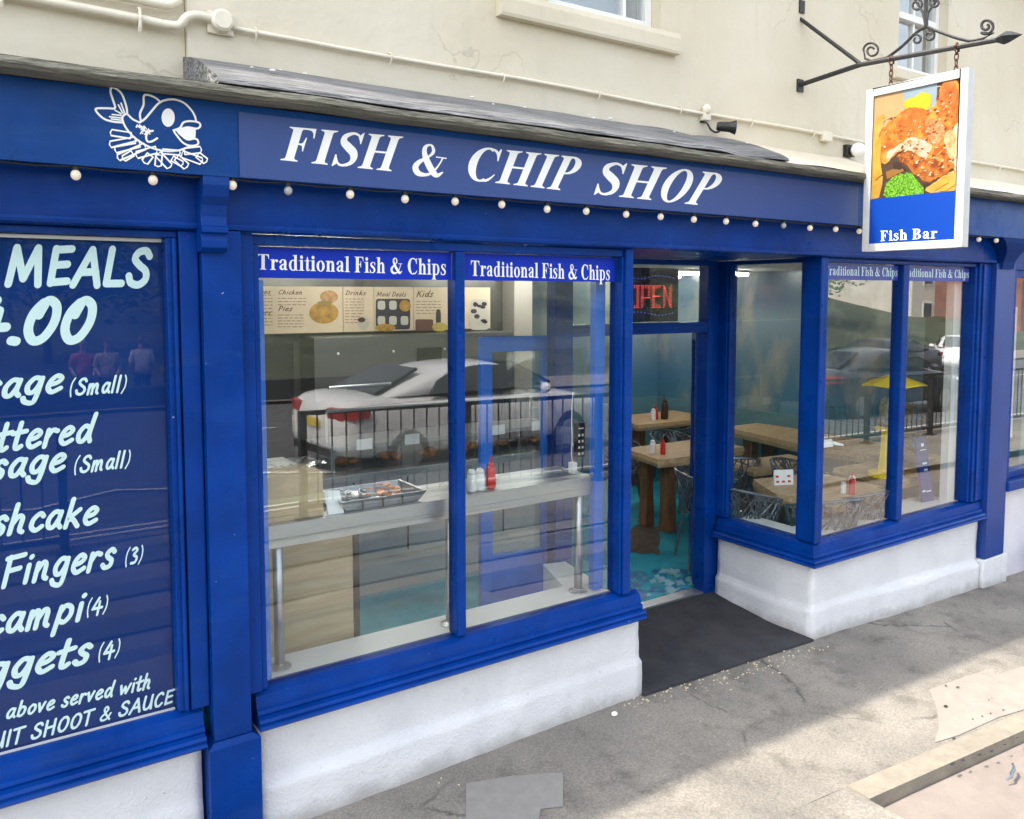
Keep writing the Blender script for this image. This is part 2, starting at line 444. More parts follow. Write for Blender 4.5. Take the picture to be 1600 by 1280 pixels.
def brush_font(bw):
  global BW
  BW = bw
  return {
 'M': (1.06, bs((.08, 0), (.2, .97), l=1)+bs((.2, .97), (.46, .15), l=1)+bs((.46, .15), (.78, .97), l=1)+bs((.78, .97), (.88, 0), l=1)),
 'E': (0.72, bs((.14, .04), (.2, .96), l=1)+bs((.2, .93), (.64, .96), l=1)+bs((.18, .52), (.56, .55), l=1)+bs((.14, .06), (.6, .1), l=1)),
 'A': (0.86, bs((.04, 0), (.5, .95), l=1)+bs((.5, .95), (.74, 0), l=1)+bs((.24, .34), (.66, .36), l=1)),
 'L': (0.66, bs((.2, .97), (.12, .05), l=1)+bs((.12, .05), (.58, .06), l=1)),
 'S': (0.78, bs((.68, .80), (.56, .94), (.34, .90), (.24, .72), (.40, .55), (.60, .40), (.62, .18), (.42, .03), (.18, .08), (.1, .26))),
 'O': (0.80, bs((.36, .93), (.18, .72), (.12, .32), (.26, .06), (.48, .08), (.64, .34), (.68, .70), (.54, .92), (.36, .93))),
 '0': (0.80, bs((.30, .62), (.40, .92), (.18, .66), (.12, .30), (.26, .05), (.48, .12), (.66, .46), (.66, .80), (.50, .95), (.34, .86))),
 '4': (0.80, bs((.46, .95), (.06, .34), l=1)+bs((.06, .34), (.74, .36), l=1)+bs((.54, .72), (.46, -.05), l=1)),
 '3': (0.66, bs((.16, .86), (.38, .94), (.52, .78), (.28, .55), (.54, .36), (.44, .08), (.14, .06))),
 '.': (0.30, bs((.10, .06), (.20, .04), l=1)),
 'T': (0.74, bs((.38, .95), (.32, 0), l=1)+bs((.06, .93), (.72, .97), l=1)),
 'U': (0.80, bs((.16, .96), (.12, .34), (.22, .06), (.44, .08), (.60, .36), (.66, .96))+bs((.64, .6), (.66, .02), l=1)),
 'I': (0.34, bs((.18, .97), (.14, 0), l=1)),
 'H': (0.84, bs((.16, .97), (.12, 0), l=1)+bs((.68, .97), (.64, 0), l=1)+bs((.14, .5), (.68, .54), l=1)),
 'C': (0.72, bs((.62, .82), (.48, .95), (.24, .80), (.12, .44), (.22, .08), (.44, .05), (.60, .2))),
 'F': (0.72, bs((.2, .96), (.12, 0), l=1)+bs((.1, .92), (.68, .97), l=1)+bs((.18, .50), (.58, .54), l=1)),
 'D': (0.80, bs((.2, .96), (.14, .03), l=1)+bs((.1, .94), (.5, .86), (.66, .5), (.46, .1), (.12, .03))),
 'K': (0.80, bs((.18, .96), (.12, 0), l=1)+bs((.66, .95), (.2, .48), l=1)+bs((.3, .55), (.68, .02), l=1)),
 'P': (0.70, bs((.2, .96), (.12, 0), l=1)+bs((.12, .9), (.48, .92), (.58, .7), (.42, .5), (.18, .46))),
 'B': (0.74, bs((.2, .96), (.12, 0), l=1)+bs((.12, .94), (.48, .9), (.5, .66), (.2, .52), (.56, .42), (.56, .12), (.12, .03))),
 '&': (0.86, bs((.76, .42), (.52, .08), (.22, .04), (.12, .24), (.40, .52), (.54, .74), (.42, .92), (.28, .78), (.40, .46), (.72, .02), w=.11)),
 '(': (0.34, bs((.28, 1.02), (.12, .72), (.08, .3), (.16, -.08), w=.075)),
 ')': (0.34, bs((.16, 1.02), (.26, .74), (.24, .3), (.06, -.08), w=.075)),
 'a': (0.64, bs((.50, .56), (.30, .60), (.12, .36), (.14, .10), (.30, .06), (.46, .32), (.52, .56))+bs((.52, .58), (.46, .2), (.56, .03))),
 'g': (0.64, bs((.50, .56), (.30, .60), (.12, .36), (.16, .12), (.32, .10), (.46, .32), (.52, .56))+bs((.53, .58), (.46, .0), (.36, -.28), (.12, -.22), (.04, -.08))),
 'e': (0.58, bs((.12, .30), (.36, .36), (.48, .50), (.34, .61), (.16, .46), (.10, .20), (.24, .03), (.50, .14))),
 's': (0.52, bs((.46, .52), (.34, .62), (.18, .50), (.24, .36), (.38, .24), (.34, .06), (.16, .02), (.06, .12))),
 'm': (0.92, bs((.14, .58), (.08, .0), l=1)+bs((.10, .28), (.26, .56), (.36, .52), (.34, .0))+bs((.36, .28), (.54, .58), (.66, .5), (.64, .12), (.72, .02))),
 'n': (0.64, bs((.14, .58), (.08, .0), l=1)+bs((.10, .28), (.30, .58), (.42, .5), (.40, .12), (.50, .02))),
 'l': (0.32, bs((.18, 1.0), (.10, .02), l=1)),
 't': (0.46, bs((.24, .92), (.16, .16), (.24, .03), (.36, .10))+bs((.02, .56), (.46, .62), l=1)),
 'r': (0.50, bs((.14, .58), (.08, .0), l=1)+bs((.11, .30), (.28, .56), (.46, .52))),
 'd': (0.66, bs((.48, .54), (.30, .60), (.12, .36), (.14, .10), (.30, .06), (.46, .32), (.52, .56))+bs((.62, 1.02), (.50, .3), (.56, .03))),
 'h': (0.66, bs((.20, 1.0), (.08, .0), l=1)+bs((.10, .28), (.30, .58), (.44, .5), (.40, .12), (.50, .02))),
 'c': (0.52, bs((.46, .50), (.34, .60), (.14, .42), (.10, .16), (.26, .02), (.46, .14))),
 'k': (0.62, bs((.20, 1.0), (.08, .0), l=1)+bs((.50, .60), (.14, .28), (.30, .26), (.50, .0))),
 'i': (0.30, bs((.14, .58), (.10, .02), l=1)+bs((.18, .84), (.20, .86), l=1)),
 'p': (0.66, bs((.16, .58), (.02, -.34), l=1)+bs((.12, .36), (.30, .60), (.50, .50), (.50, .24), (.32, .04), (.12, .12))),
 'b': (0.64, bs((.20, 1.0), (.10, .06), l=1)+bs((.12, .36), (.30, .60), (.50, .48), (.46, .18), (.28, .02), (.10, .08))),
 'o': (0.60, bs((.30, .60), (.12, .40), (.12, .12), (.28, .03), (.46, .22), (.48, .50), (.30, .60))),
 'v': (0.54, bs((.08, .58), (.20, .04), l=1)+bs((.20, .04), (.46, .60), l=1)),
 'w': (0.82, bs((.08, .58), (.18, .04), l=1)+bs((.18, .04), (.40, .46), l=1)+bs((.40, .46), (.48, .04), l=1)+bs((.48, .04), (.76, .60), l=1)),
 'u': (0.64, bs((.12, .58), (.10, .16), (.24, .03), (.44, .3), (.50, .58))+bs((.50, .58), (.46, .14), (.56, .02))),
 ' ': (0.36, []),
}


BRU = brush_font(.135); BRUB = brush_font(.205); BRUM = brush_font(.172)


def text(mb, s, font, quad, out, shear=0.0, track=0.0, bold=1.0):
    """fill quad (BL, BR, TL, TR world points; TL/TR at cap height) with the string; out = unit vector towards the viewer"""
    W = sum(font[c][0]+track for c in s)-track
    bl, br, tl, tr = [Vector(q) for q in quad]; x = 0.0; k = 0; out = Vector(out)
    for c in s:
        a, polys = font[c]
        for p in polys:
            k += 1
            off = out*(0.0002+0.000012*(k % 211))
            pts = []
            for (px, py) in p:
                u = (x+px+shear*py)/W
                b = bl.lerp(br, u); t = tl.lerp(tr, u)
                pts.append(b+(t-b)*py+off)
            mb.poly(pts)
        x += a+track


def pquad(bl, br, hl, hr, y):                   # baseline ends in photo pixels and cap heights in pixels, on plane Y=y
    return (onY(*bl, y), onY(*br, y), onY(bl[0], bl[1]-hl, y), onY(br[0], br[1]-hr, y))

# ============================================================ THE GROUND
def grid_mesh(x0, x1, y0, y1, nx, ny, zf):
    m = MB()
    for j in range(ny+1):
        for i in range(nx+1):
            x = x0+(x1-x0)*i/nx; y = y0+(y1-y0)*j/ny
            m.v.append(Vector((x, y, zf(x, y))))
    for j in range(ny):
        for i in range(nx):
            a = j*(nx+1)+i
            m.f.append((a, a+1, a+nx+2, a+nx+1))
    return m


def gz(x): return -0.03*max(0.0, x)            # the pavement falls gently to the right


def pavement_mat():
    m = bpy.data.materials.new('worn concrete pavement'); m.use_nodes = True
    n = m.node_tree.nodes; l = m.node_tree.links; b = n['Principled BSDF']; b.inputs['Roughness'].default_value = 0.9
    b.inputs['Specular IOR Level'].default_value = 0.25
    tc = n.new('ShaderNodeTexCoord')

    def nz(sc, det, ro=0.6):
        t = n.new('ShaderNodeTexNoise'); t.inputs['Scale'].default_value = sc; t.inputs['Detail'].default_value = det
        t.inputs['Roughness'].default_value = ro
        l.new(tc.outputs['Object'], t.inputs['Vector']); return t

    def ramp(src, p0, c0, p1, c1):
        r = n.new('ShaderNodeValToRGB'); e = r.color_ramp.elements
        e[0].position = p0; e[0].color = (*c0, 1); e[1].position = p1; e[1].color = (*c1, 1)
        l.new(src, r.inputs[0]); return r

    def mix(mode, fac, a, c):
        x = n.new('ShaderNodeMix'); x.data_type = 'RGBA'; x.blend_type = mode
        if isinstance(fac, float): x.inputs[0].default_value = fac
        else: l.new(fac, x.inputs[0])
        l.new(a, x.inputs[6]); l.new(c, x.inputs[7]); return x.outputs[2]
    big = ramp(nz(1.3, 5).outputs['Fac'], .36, (.170, .160, .146), .66, (.268, .251, .220))
    fine = ramp(nz(80, 6, .75).outputs['Fac'], .34, (.66, .66, .67), .66, (1.25, 1.23, 1.2))
    c1 = mix('MULTIPLY', 1.0, big.outputs[0], fine.outputs[0])
    spk = nz(210, 2, .5); sp = ramp(spk.outputs['Fac'], .68, (0, 0, 0), .76, (.6, .6, .6))
    pale = n.new('ShaderNodeRGB'); pale.outputs[0].default_value = (.50, .48, .43, 1)
    stn = ramp(nz(4.5, 7, .65).outputs['Fac'], .52, (1, 1, 1), .68, (.66, .65, .65)); c1 = mix('MULTIPLY', 1.0, c1, stn.outputs[0])
    c2 = mix('MIX', sp.outputs[0], c1, pale.outputs[0])
    # cracks
    wv = nz(2.2, 6); ad = n.new('ShaderNodeMix'); ad.data_type = 'RGBA'; ad.blend_type = 'ADD'; ad.inputs[0].default_value = 0.22
    l.new(tc.outputs['Object'], ad.inputs[6]); l.new(wv.outputs['Color'], ad.inputs[7])
    vo = n.new('ShaderNodeTexVoronoi'); vo.feature = 'DISTANCE_TO_EDGE'; vo.inputs['Scale'].default_value = 0.62
    l.new(ad.outputs[2], vo.inputs['Vector'])
    cq = ramp(vo.outputs['Distance'], .0, (1, 1, 1), .0075, (0, 0, 0))
    gap = ramp(nz(1.7, 3).outputs['Fac'], .49, (0, 0, 0), .60, (.8, .8, .8))
    ml = n.new('ShaderNodeMath'); ml.operation = 'MULTIPLY'; l.new(cq.outputs[0], ml.inputs[0]); l.new(gap.outputs[0], ml.inputs[1])
    dk = n.new('ShaderNodeRGB'); dk.outputs[0].default_value = (.05, .047, .043, 1)
    c3 = mix('MIX', ml.outputs[0], c2, dk.outputs[0])
    l.new(c3, b.inputs['Base Color'])
    bp = n.new('ShaderNodeBump'); bp.inputs['Strength'].default_value = 0.55; bp.inputs['Distance'].default_value = 0.006
    l.new(nz(60, 5, .7).outputs['Fac'], bp.inputs['Height']); l.new(bp.outputs[0], b.inputs['Normal'])
    return m


PAVE = pavement_mat()
CONC = M('pale cast concrete', (0.225, 0.20, 0.16), 0.85, var=0.14, vs=9, bump=0.3, bs=70)
PINK = M('pinkish paving', (0.20, 0.17, 0.15), 0.85, var=0.10, vs=6, bump=0.3, bs=90)
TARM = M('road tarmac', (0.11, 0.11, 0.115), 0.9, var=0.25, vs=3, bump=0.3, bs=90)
REPAIR = M('smooth tarmac repair', (0.22, 0.212, 0.20), 0.85, var=0.07, vs=14, bump=0.25, bs=110, bdist=0.004)

pv = grid_mesh(-14, 26, -1.22, 0.3, 160, 6, lambda x, y: gz(x)-0.01*y)
# front edge runs slightly askew, as the step nosing does
for p in pv.v:
    if p.y < -1.2: p.y = -1.16-0.09*max(-1.5, min(p.x, 4.0))*0.6
o = pv.build('pavement', PAVE, origin=(0, 0, 0)); struct(o, 'worn grey pavement along the shop front')
# doorway ramp (recess floor)
m = MB(); m.hexa([(-.02, 0.29, -.3), (1.49, 0.29, -.3), (1.49, .96, -.3), (-.02, .96, -.3), (-.02, 0.29, -.0), (1.49, 0.29, -.045), (1.49, .96, .03), (-.02, .96, .03)])
struct(m.build('doorway_floor', PAVE, origin=(0, 0, 0)))


def ystep(x): return -1.16-0.054*max(-1.5, min(x, 4.0))


# steps going down to the street: nosing strip and treads
def strip(name, x0, x1, yo0, yo1, z0, z1, mat, label=None, n=40):
    m = MB()
    for i in range(n):
        a = x0+(x1-x0)*i/n; b = x0+(x1-x0)*(i+1)/n
        m.hexa([(a, ystep(a)+yo0, gz(a)+z0), (b, ystep(b)+yo0, gz(b)+z0), (b, ystep(b)+yo1, gz(b)+z0), (a, ystep(a)+yo1, gz(a)+z0),
                (a, ystep(a)+yo0, gz(a)+z1), (b, ystep(b)+yo0, gz(b)+z1), (b, ystep(b)+yo1, gz(b)+z1), (a, ystep(a)+yo1, gz(a)+z1)])
    o = m.build(name, mat, origin=(0, 0, 0)); struct(o, label); return o


strip('step_nosing', .16, 12, -.115, 0.0, -.15, .018, CONC, 'pale concrete nosing along the top step')
strip('pavement_edge', -14, .158, -.80, 0.0, -.3, .012, PAVE)
strip('upper_step', -14, 20, -.78, -.12, -.9, -.045, PINK, 'pinkish upper step below the pavement edge')
strip('middle_step', -14, 20, -1.38, -.74, -.9, -.052, PINK)
strip('lower_step', -14, 20, -2.0, -1.34, -.9, -.058, PINK)
street_z = lambda x: -0.56
RZ = lambda x, y=-5.0: -0.07-0.02*max(0, min(x, 30))-.025*max(0, -y-5.0)
m = grid_mesh(-40, 60, -4.86, -3.0, 100, 4, lambda x, y: RZ(x)-.0+.01)
struct(m.build('lower_pavement', PAVE, origin=(0, 0, 0)))
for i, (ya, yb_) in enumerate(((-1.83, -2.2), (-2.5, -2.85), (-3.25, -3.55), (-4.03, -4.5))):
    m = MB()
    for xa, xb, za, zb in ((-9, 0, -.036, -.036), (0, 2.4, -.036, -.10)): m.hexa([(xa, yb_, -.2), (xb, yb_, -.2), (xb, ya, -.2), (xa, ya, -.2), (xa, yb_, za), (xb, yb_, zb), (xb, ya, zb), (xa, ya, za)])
    struct(m.build('riser_shade_band', TARM, origin=(0, 0, 0)))  # shade of the step risers, put in as dark strips
m = MB()
for i in range(50): a = -40+2*i; m.hexa([(a, -5.0, -1.6), (a+2, -5.0, -1.6), (a+2, -4.86, -1.6), (a, -4.86, -1.6), (a, -5.0, RZ(a)+.02), (a+2, -5.0, RZ(a+2)+.02), (a+2, -4.86, RZ(a+2)+.02), (a, -4.86, RZ(a)+.02)])
struct(m.build('kerb', CONC, origin=(0, 0, 0)))
m = grid_mesh(-60, 90, -16.5, -5.0, 75, 6, lambda x, y: RZ(x, y)-.03)
struct(m.build('road', TARM, origin=(0, 0, 0)))
mk = MB(); RM_ = lambda x, y: RZ(x, y)-.024
for i in range(90):
    a = -30+i; b = a+1
    for yy in (-5.3, -5.5):
        za = RM_(a, yy); zb = RM_(b, yy)
        mk.poly([(a, yy, za), (b, yy, zb), (b, yy-.07, zb), (a, yy-.07, za)])
for i in range(12):
    a = -20+i*5; z = RM_(a, -12.1); z2 = RM_(a+2, -12.1)
    mk.poly([(a, -12.1, z), (a+2, -12.1, z2), (a+2, -12.2, z2), (a, -12.2, z)])
# zigzag lines before the crossing
zz = [(-6+i*.9, -6.9-(0.5 if i % 2 else 0), RM_(-6+i*.9, -7.0)+.012) for i in range(12)]
for i in range(11):
    a, b = Vector(zz[i]), Vector(zz[i+1]); mk.poly([a, b, b+Vector((0, -.09, 0)), a+Vector((0, -.09, 0))])
struct(mk.build('road_markings', M('road marking paint', (.72, .70, .62), .7, var=.12, vs=20), origin=(0, 0, 0), fix=False))
m = grid_mesh(-60, 90, -19.5, -16.5, 50, 3, lambda x, y: RZ(x, -16.5)+.05)
struct(m.build('far_pavement', CONC, origin=(0, 0, 0)))
GRASS = M('grass bank', (.035, .05, .025), .9, col2=(.09, .10, .055), vs=.5, bump=.6, bs=8, bdist=.1)


def hill(x, y):
    d = max(0.0, -19.5-y)
    h = d*0.17*max(0.15, min(1, (x+6)/16)) - .40
    return h+0.35*noise.noise(Vector((x*.12, y*.12, 0)))*min(1, d/5)-0.02*max(0, min(x, 30))


m = grid_mesh(-140, 170, -160, -19.4, 62, 40, hill)
struct(m.build('grass_hill', GRASS, origin=(0, 0, 0), smooth=True))
B('ground', GRASS, None, (-900, -900, -1.9, 900, 900, -1.6)); struct(bpy.data.objects['ground'], 'ground reaching to the horizon')

# flat repair patches and scuffs on the pavement
m = MB()
pts = [(728, 1225), (800, 1213), (880, 1208), (880, 1262), (845, 1266), (842, 1284), (728, 1284)]
m.poly([onZ(*p, 0.004)+Vector((0, 0, gz(onZ(*p, 0).x)-.01*onZ(*p, 0).y)) for p in pts])
struct(m.build('tarmac_repair', REPAIR, fix=False), 'flat smooth grey repair patch at the bottom of the pavement')
m = MB()
pts = [(1452, 1068), (1510, 1045), (1552, 1030), (1556, 1042), (1640, 1012), (1640, 1085), (1560, 1112), (1500, 1142), (1460, 1156), (1468, 1126), (1462, 1092)]
m.poly([onZ(*p, 0.004)+Vector((0, 0, gz(onZ(*p, 0).x)-.01*onZ(*p, 0).y)) for p in pts])
struct(m.build('cement_skim', M('pale cement skim', (.245, .222, .195), .8, var=.08, vs=12, bump=.2, bs=60), fix=False), 'pale cement skim patch on the sunny pavement')
ct = MB(); rr = random.Random(5)
for (px, py, r) in ((1478, 1064, 4), (1497, 1066, 5), (1478, 1098, 6), (1545, 1086, 3), (1550, 1083, 2), (1520, 1118, 3), (1535, 1113, 3), (1548, 1108, 3), (1490, 1152, 5), (1488, 1194, 7), (1506, 1187, 5), (1530, 1178, 6), (1550, 1171, 5), (1570, 1160, 4), (1590, 1148, 4), (1568, 1102, 4)):
    c = onZ(px, py, 0); z = gz(c.x)+(0.0205 if py < 1145 else .0225)
    s = r*0.0022
    ct.poly([(c.x+s*rr.uniform(.6, 1.9)*math.cos(k), c.y+s*rr.uniform(.3, .8)*math.sin(k), z) for k in [i*2*math.pi/7 for i in range(7)]])
struct(ct.build('tar_spots', M('black tar spots', (.02, .02, .02), .7), fix=False), 'small black tar spots on the pale step edge', 'stuff')
# litter specks: crushed chip crumbs near the mat
cb = MB()
for i in range(150):
    px = rr.uniform(1000, 1270); base = 1088+(px-1000)*-.345
    c = onZ(px+rr.uniform(-40, 30), base+abs(rr.gauss(0, 11))+3, 0)
    s = rr.uniform(.003, .009)
    cb.ball((c.x, c.y, gz(c.x)+s*.3), s, 5, 3, (1, rr.uniform(.5, 1), .6))
for i in range(60):
    c = onZ(rr.uniform(640, 1560), rr.uniform(1010, 1230), 0)
    if c.y > -.05 or c.y < -1.05: continue
    s = rr.uniform(.003, .008); cb.ball((c.x, c.y, gz(c.x)+s*.2), s, 5, 3, (1, 1, .5))
struct(cb.build('crumbs', M('pale crumbs', (.62, .52, .36), .8)), 'pale crumbs and grit scattered on the pavement', 'stuff')
c = onZ(960, 1119, 0)
o = MB(); o.ball((c.x, c.y, .012), .016, 9, 6, (1.2, 1, .7)); tag(o.build('crumpled_paper', WHITE, smooth=True), 'tiny crumpled white paper ball on grey pavement before the long window', 'litter')
m = MB()
c = onZ(1580, 1228, -.095)
m.tube(cr([c+Vector((-.062, -.005, .052)), c+Vector((-.03, -.012, .060)), c+Vector((.0, .0, .064)), c+Vector((.04, .008, .066)), c+Vector((.07, .028, .07))], 5), [.004]*4+[.006]*4+[.0075]*9+[.006]*4, 8)
tag(m.build('metal_hook', M('blue grey metal', (.22, .28, .33), .35, .8), smooth=True), 'curved silver metal hook lying on the pinkish step', 'hook')

# ============================================================ THE SHOP BUILDING
SHOP = thing('shop_building', 'cream rendered building with royal blue fish and chip shop front', 'building', (0, 0, 0))
YW = 0.28                                       # face of the cream upper wall
EAVE = 4.9  # kept low to place the shade edge on the pavement


def holed_wall(name, mat, x0, x1, z0, z1, y0, y1, holes, parent=SHOP):
    """wall slab in XZ with rectangular holes (sorted, not overlapping in x)"""
    m = MB(); xs = sorted(holes); cur = x0
    for hx0, hx1, hz0, hz1 in xs:
        m.box(cur, y0, z0, hx0, y1, z1); m.box(hx0, y0, z0, hx1, y1, hz0); m.box(hx0, y0, hz1, hx1, y1, z1); cur = hx1
    m.box(cur, y0, z0, x1, y1, z1)
    return m.build(name, mat, parent)


U1 = (-.44, .36, 3.70, 4.7); U2 = (2.74, 3.40, 3.84, 4.7)


def cream_mat():
    m = bpy.data.materials.new('weathered cream render'); m.use_nodes = True
    n = m.node_tree.nodes; l = m.node_tree.links; b = n['Principled BSDF']; b.inputs['Roughness'].default_value = .88
    tc = n.new('ShaderNodeTexCoord')
    t = n.new('ShaderNodeTexNoise'); t.inputs['Scale'].default_value = 1.1; t.inputs['Detail'].default_value = 7
    l.new(tc.outputs['Object'], t.inputs[0])
    r = n.new('ShaderNodeValToRGB'); e = r.color_ramp.elements
    e[0].position = .34; e[0].color = (.60, .54, .41, 1); e[1].position = .66; e[1].color = (.665, .615, .505, 1)
    l.new(t.outputs['Fac'], r.inputs[0])
    # hairline cracks
    ad = n.new('ShaderNodeMix'); ad.data_type = 'RGBA'; ad.blend_type = 'ADD'; ad.inputs[0].default_value = .8
    l.new(tc.outputs['Object'], ad.inputs[6]); t3 = n.new('ShaderNodeTexNoise'); t3.inputs['Scale'].default_value = 2.6; t3.inputs['Detail'].default_value = 8
    l.new(tc.outputs['Object'], t3.inputs[0]); l.new(t3.outputs['Color'], ad.inputs[7])
    vo = n.new('ShaderNodeTexVoronoi'); vo.feature = 'DISTANCE_TO_EDGE'; vo.inputs['Scale'].default_value = .95; l.new(ad.outputs[2], vo.inputs['Vector'])
    cq = n.new('ShaderNodeValToRGB'); cq.color_ramp.elements[0].color = (1, 1, 1, 1); cq.color_ramp.elements[1].color = (0, 0, 0, 1); cq.color_ramp.elements[1].position = .007
    l.new(vo.outputs['Distance'], cq.inputs[0])
    g = n.new('ShaderNodeTexNoise'); g.inputs['Scale'].default_value = 1.3; l.new(tc.outputs['Object'], g.inputs[0])
    gr = n.new('ShaderNodeValToRGB'); gr.color_ramp.elements[0].position = .5; gr.color_ramp.elements[1].position = .58; gr.color_ramp.elements[1].color = (.6, .6, .6, 1)
    l.new(g.outputs['Fac'], gr.inputs[0])
    ml = n.new('ShaderNodeMath'); ml.operation = 'MULTIPLY'; l.new(cq.outputs[0], ml.inputs[0]); l.new(gr.outputs[0], ml.inputs[1])
    mx = n.new('ShaderNodeMix'); mx.data_type = 'RGBA'; l.new(ml.outputs[0], mx.inputs[0]); l.new(r.outputs[0], mx.inputs[6]); mx.inputs[7].default_value = (.40, .36, .28, 1)
    # streaks of grime running down
    mp = n.new('ShaderNodeMapping'); mp.inputs['Scale'].default_value = (7, 7, .7); l.new(tc.outputs['Object'], mp.inputs[0])
    st = n.new('ShaderNodeTexNoise'); st.inputs['Scale'].default_value = 1.6; st.inputs['Detail'].default_value = 5; l.new(mp.outputs[0], st.inputs[0])
    sr = n.new('ShaderNodeValToRGB'); sr.color_ramp.elements[0].position = .58; sr.color_ramp.elements[1].position = .75; sr.color_ramp.elements[1].color = (.3, .3, .3, 1)
    l.new(st.outputs['Fac'], sr.inputs[0])
    m2 = n.new('ShaderNodeMix'); m2.data_type = 'RGBA'; l.new(sr.outputs[0], m2.inputs[0]); l.new(mx.outputs[2], m2.inputs[6]); m2.inputs[7].default_value = (.52, .48, .39, 1)
    l.new(m2.outputs[2], b.inputs['Base Color'])
    bp = n.new('ShaderNodeBump'); bp.inputs['Strength'].default_value = .45; bp.inputs['Distance'].default_value = .012
    t4 = n.new('ShaderNodeTexNoise'); t4.inputs['Scale'].default_value = 14; t4.inputs['Detail'].default_value = 8; l.new(tc.outputs['Object'], t4.inputs[0])
    l.new(t4.outputs['Fac'], bp.inputs['Height']); l.new(bp.outputs[0], b.inputs['Normal'])
    return m


RENDER = cream_mat()
holed_wall('upper_wall', RENDER, -2.24, 32, 2.70, EAVE, YW, YW+.35, [U1, U2])
B('upper_wall', RENDER, SHOP, (-24, YW+.03, 2.70, -2.243, YW+.38, EAVE))          # the neighbouring bay of wall is set back a little
# eaves and roof (out of view; overhang edge skewed on purpose to shape the pavement shade)
m = MB()
ev = [(-24, .285), (-4.0, .285), (-.8, .08), (32, .08), (32, 9), (-24, 9)]
m.prism([(x, y, EAVE) for x, y in ev], (0, 0, .14)); m.build('shade_eaves', CREAM, SHOP)
m = MB(); m.prism([(-24, 0.6, EAVE+.143), (-24, 8.8, EAVE+.143), (-24, 4.5, EAVE+.6)], (56, 0, 0)); m.build('roof', M('slate roof', (.09, .09, .1), .7), SHOP)
B('side_wall', RENDER, SHOP, (-24.3, .31, -.5, -24.003, 9, EAVE)); B('side_wall', RENDER, SHOP, (32.003, .3, -.9, 32.3, 9, EAVE))
B('rear_wall', RENDER, SHOP, (-24, 9.003, -.5, 32, 9.3, EAVE))
B('upper_floor', M('plain plaster', (.6, .6, .57), .8), SHOP, (-24, YW+.383, 2.72, 32, 8.99, 2.9))


def upper_window(U, name_lbl, bars, sillpts):
    x0, x1, z0, z1 = U
    fr = MB(); t = .05; y0, y1 = YW+.07, YW+.14
    fr.box(x0+.001, y0, z0+.001, x0+t, y1, z1-.001); fr.box(x1-t, y0, z0+.001, x1-.001, y1, z1-.001)
    fr.box(x0+t, y0, z0+.001, x1-t, y1, z0+t+.02); fr.box(x0+t, y0, z1-t, x1-t, y1, z1-.001)
    fr.box(x0+t, y0-.012, (z0+z1)/2-.02, x1-t, y1-.01, (z0+z1)/2+.03)
    for b in bars: fr.box(b-.012, y0+.01, z0+t+.02, b+.012, y1-.012, z1-t)
    f = fr.build('upper_window', WHITEP, SHOP, bevel=.004)
    B('pane', GLASS, f, (x0+t, YW+.10, z0+t, x1-t, YW+.106, z1-t))
    B('blind', M('grey blind', (.42, .46, .52), .8), f, (x0+t, YW+.26, z0, x1-t, YW+.28, z1))
    return f


f = upper_window(U1, 'w', [.16], None)
m = MB(); m.loft([[(-.76, YW-.001, 3.585), (-.76, YW-.045, 3.585), (-.76, YW-.05, 3.60), (-.76, YW-.05, 3.67), (-.76, YW-.04, 3.70), (-.76, YW+.06, 3.705), (-.76, YW+.06, 3.70), (-.76, YW-.001, 3.69)],
                  [(.48, YW-.001, 3.585), (.48, YW-.045, 3.585), (.48, YW-.05, 3.60), (.48, YW-.05, 3.67), (.48, YW-.04, 3.70), (.48, YW+.06, 3.705), (.48, YW+.06, 3.70), (.48, YW-.001, 3.69)]])
m.build('sill', RENDER, f)
f = upper_window(U2, 'w', [3.07], None)
B('sill', RENDER, f, (2.66, YW-.05, 3.77, 3.48, YW-.001, 3.838), bevel=.006)

# ledge (weathered timber capping) and lead flashing on top of the fascia
def ledge_mat():
    return M('weathered grey green capping', (.075, .078, .06), .9, col2=(.21, .20, .165), vs=7, stretch=(.6, 3, 3), bump=.8, bs=22, bdist=.02, thr=(.3, .72))


def profile_x(prof, x0, x1, name, mat, parent, n=1, wob=0.0, seed=0, smooth=False, bevel=0):
    m = MB(); rg = random.Random(seed); rings = []
    for i in range(n+1):
        x = x0+(x1-x0)*i/n
        dy, dz = (noise.noise(Vector((x*2.3, seed, 0)))*wob, noise.noise(Vector((x*2.9, seed, 7)))*wob*.8)
        rings.append([(x, y+dy, z+dz) for y, z in prof])
    m.loft(rings)
    return m.build(name, mat, parent, smooth=smooth, bevel=bevel)


profile_x([(.279, 2.915), (-.20, 2.90), (-.245, 2.903), (-.257, 2.915), (-.252, 2.938), (-.21, 2.946), (.279, 3.0)], -6, 5.2, 'ledge', ledge_mat(), SHOP, n=120, wob=.008, seed=3)
LEAD = M('grey lead flashing', (.15, .153, .16), .55, 0.1, var=.4, vs=6, stretch=(.6, 4, 4), bump=1.0, bs=11, bdist=.035)
profile_x([(-.215, 2.947), (-.245, 2.948), (-.236, 2.965), (-.19, 2.992), (-.02, 3.066), (.15, 3.125), (.279, 3.155), (.279, 3.03), (.05, 3.005)], -2.26, .86, 'lead_flashing', LEAD, SHOP, n=110, wob=.022, seed=9)
mb = MB(); rr = random.Random(8)
for i in range(16):
    x = rr.uniform(-2.2, .9); y = rr.choice([.26, .22, -.05]) ; z = 3.16 if y > .2 else 3.07
    s = rr.uniform(.003, .009); mb.ball((x, y, z-.004), s, 6, 4, (1.6, 1, .7))
mb.build('mortar_crumbs', WHITE, SHOP)['kind'] = 'stuff'
profile_x([(-.225, 2.947), (.279, 3.0), (.279, 3.15), (.10, 3.065), (-.2, 2.965)], .85, 5.2, 'mortar_fillet', RENDER, SHOP, n=40, wob=.01, seed=4)
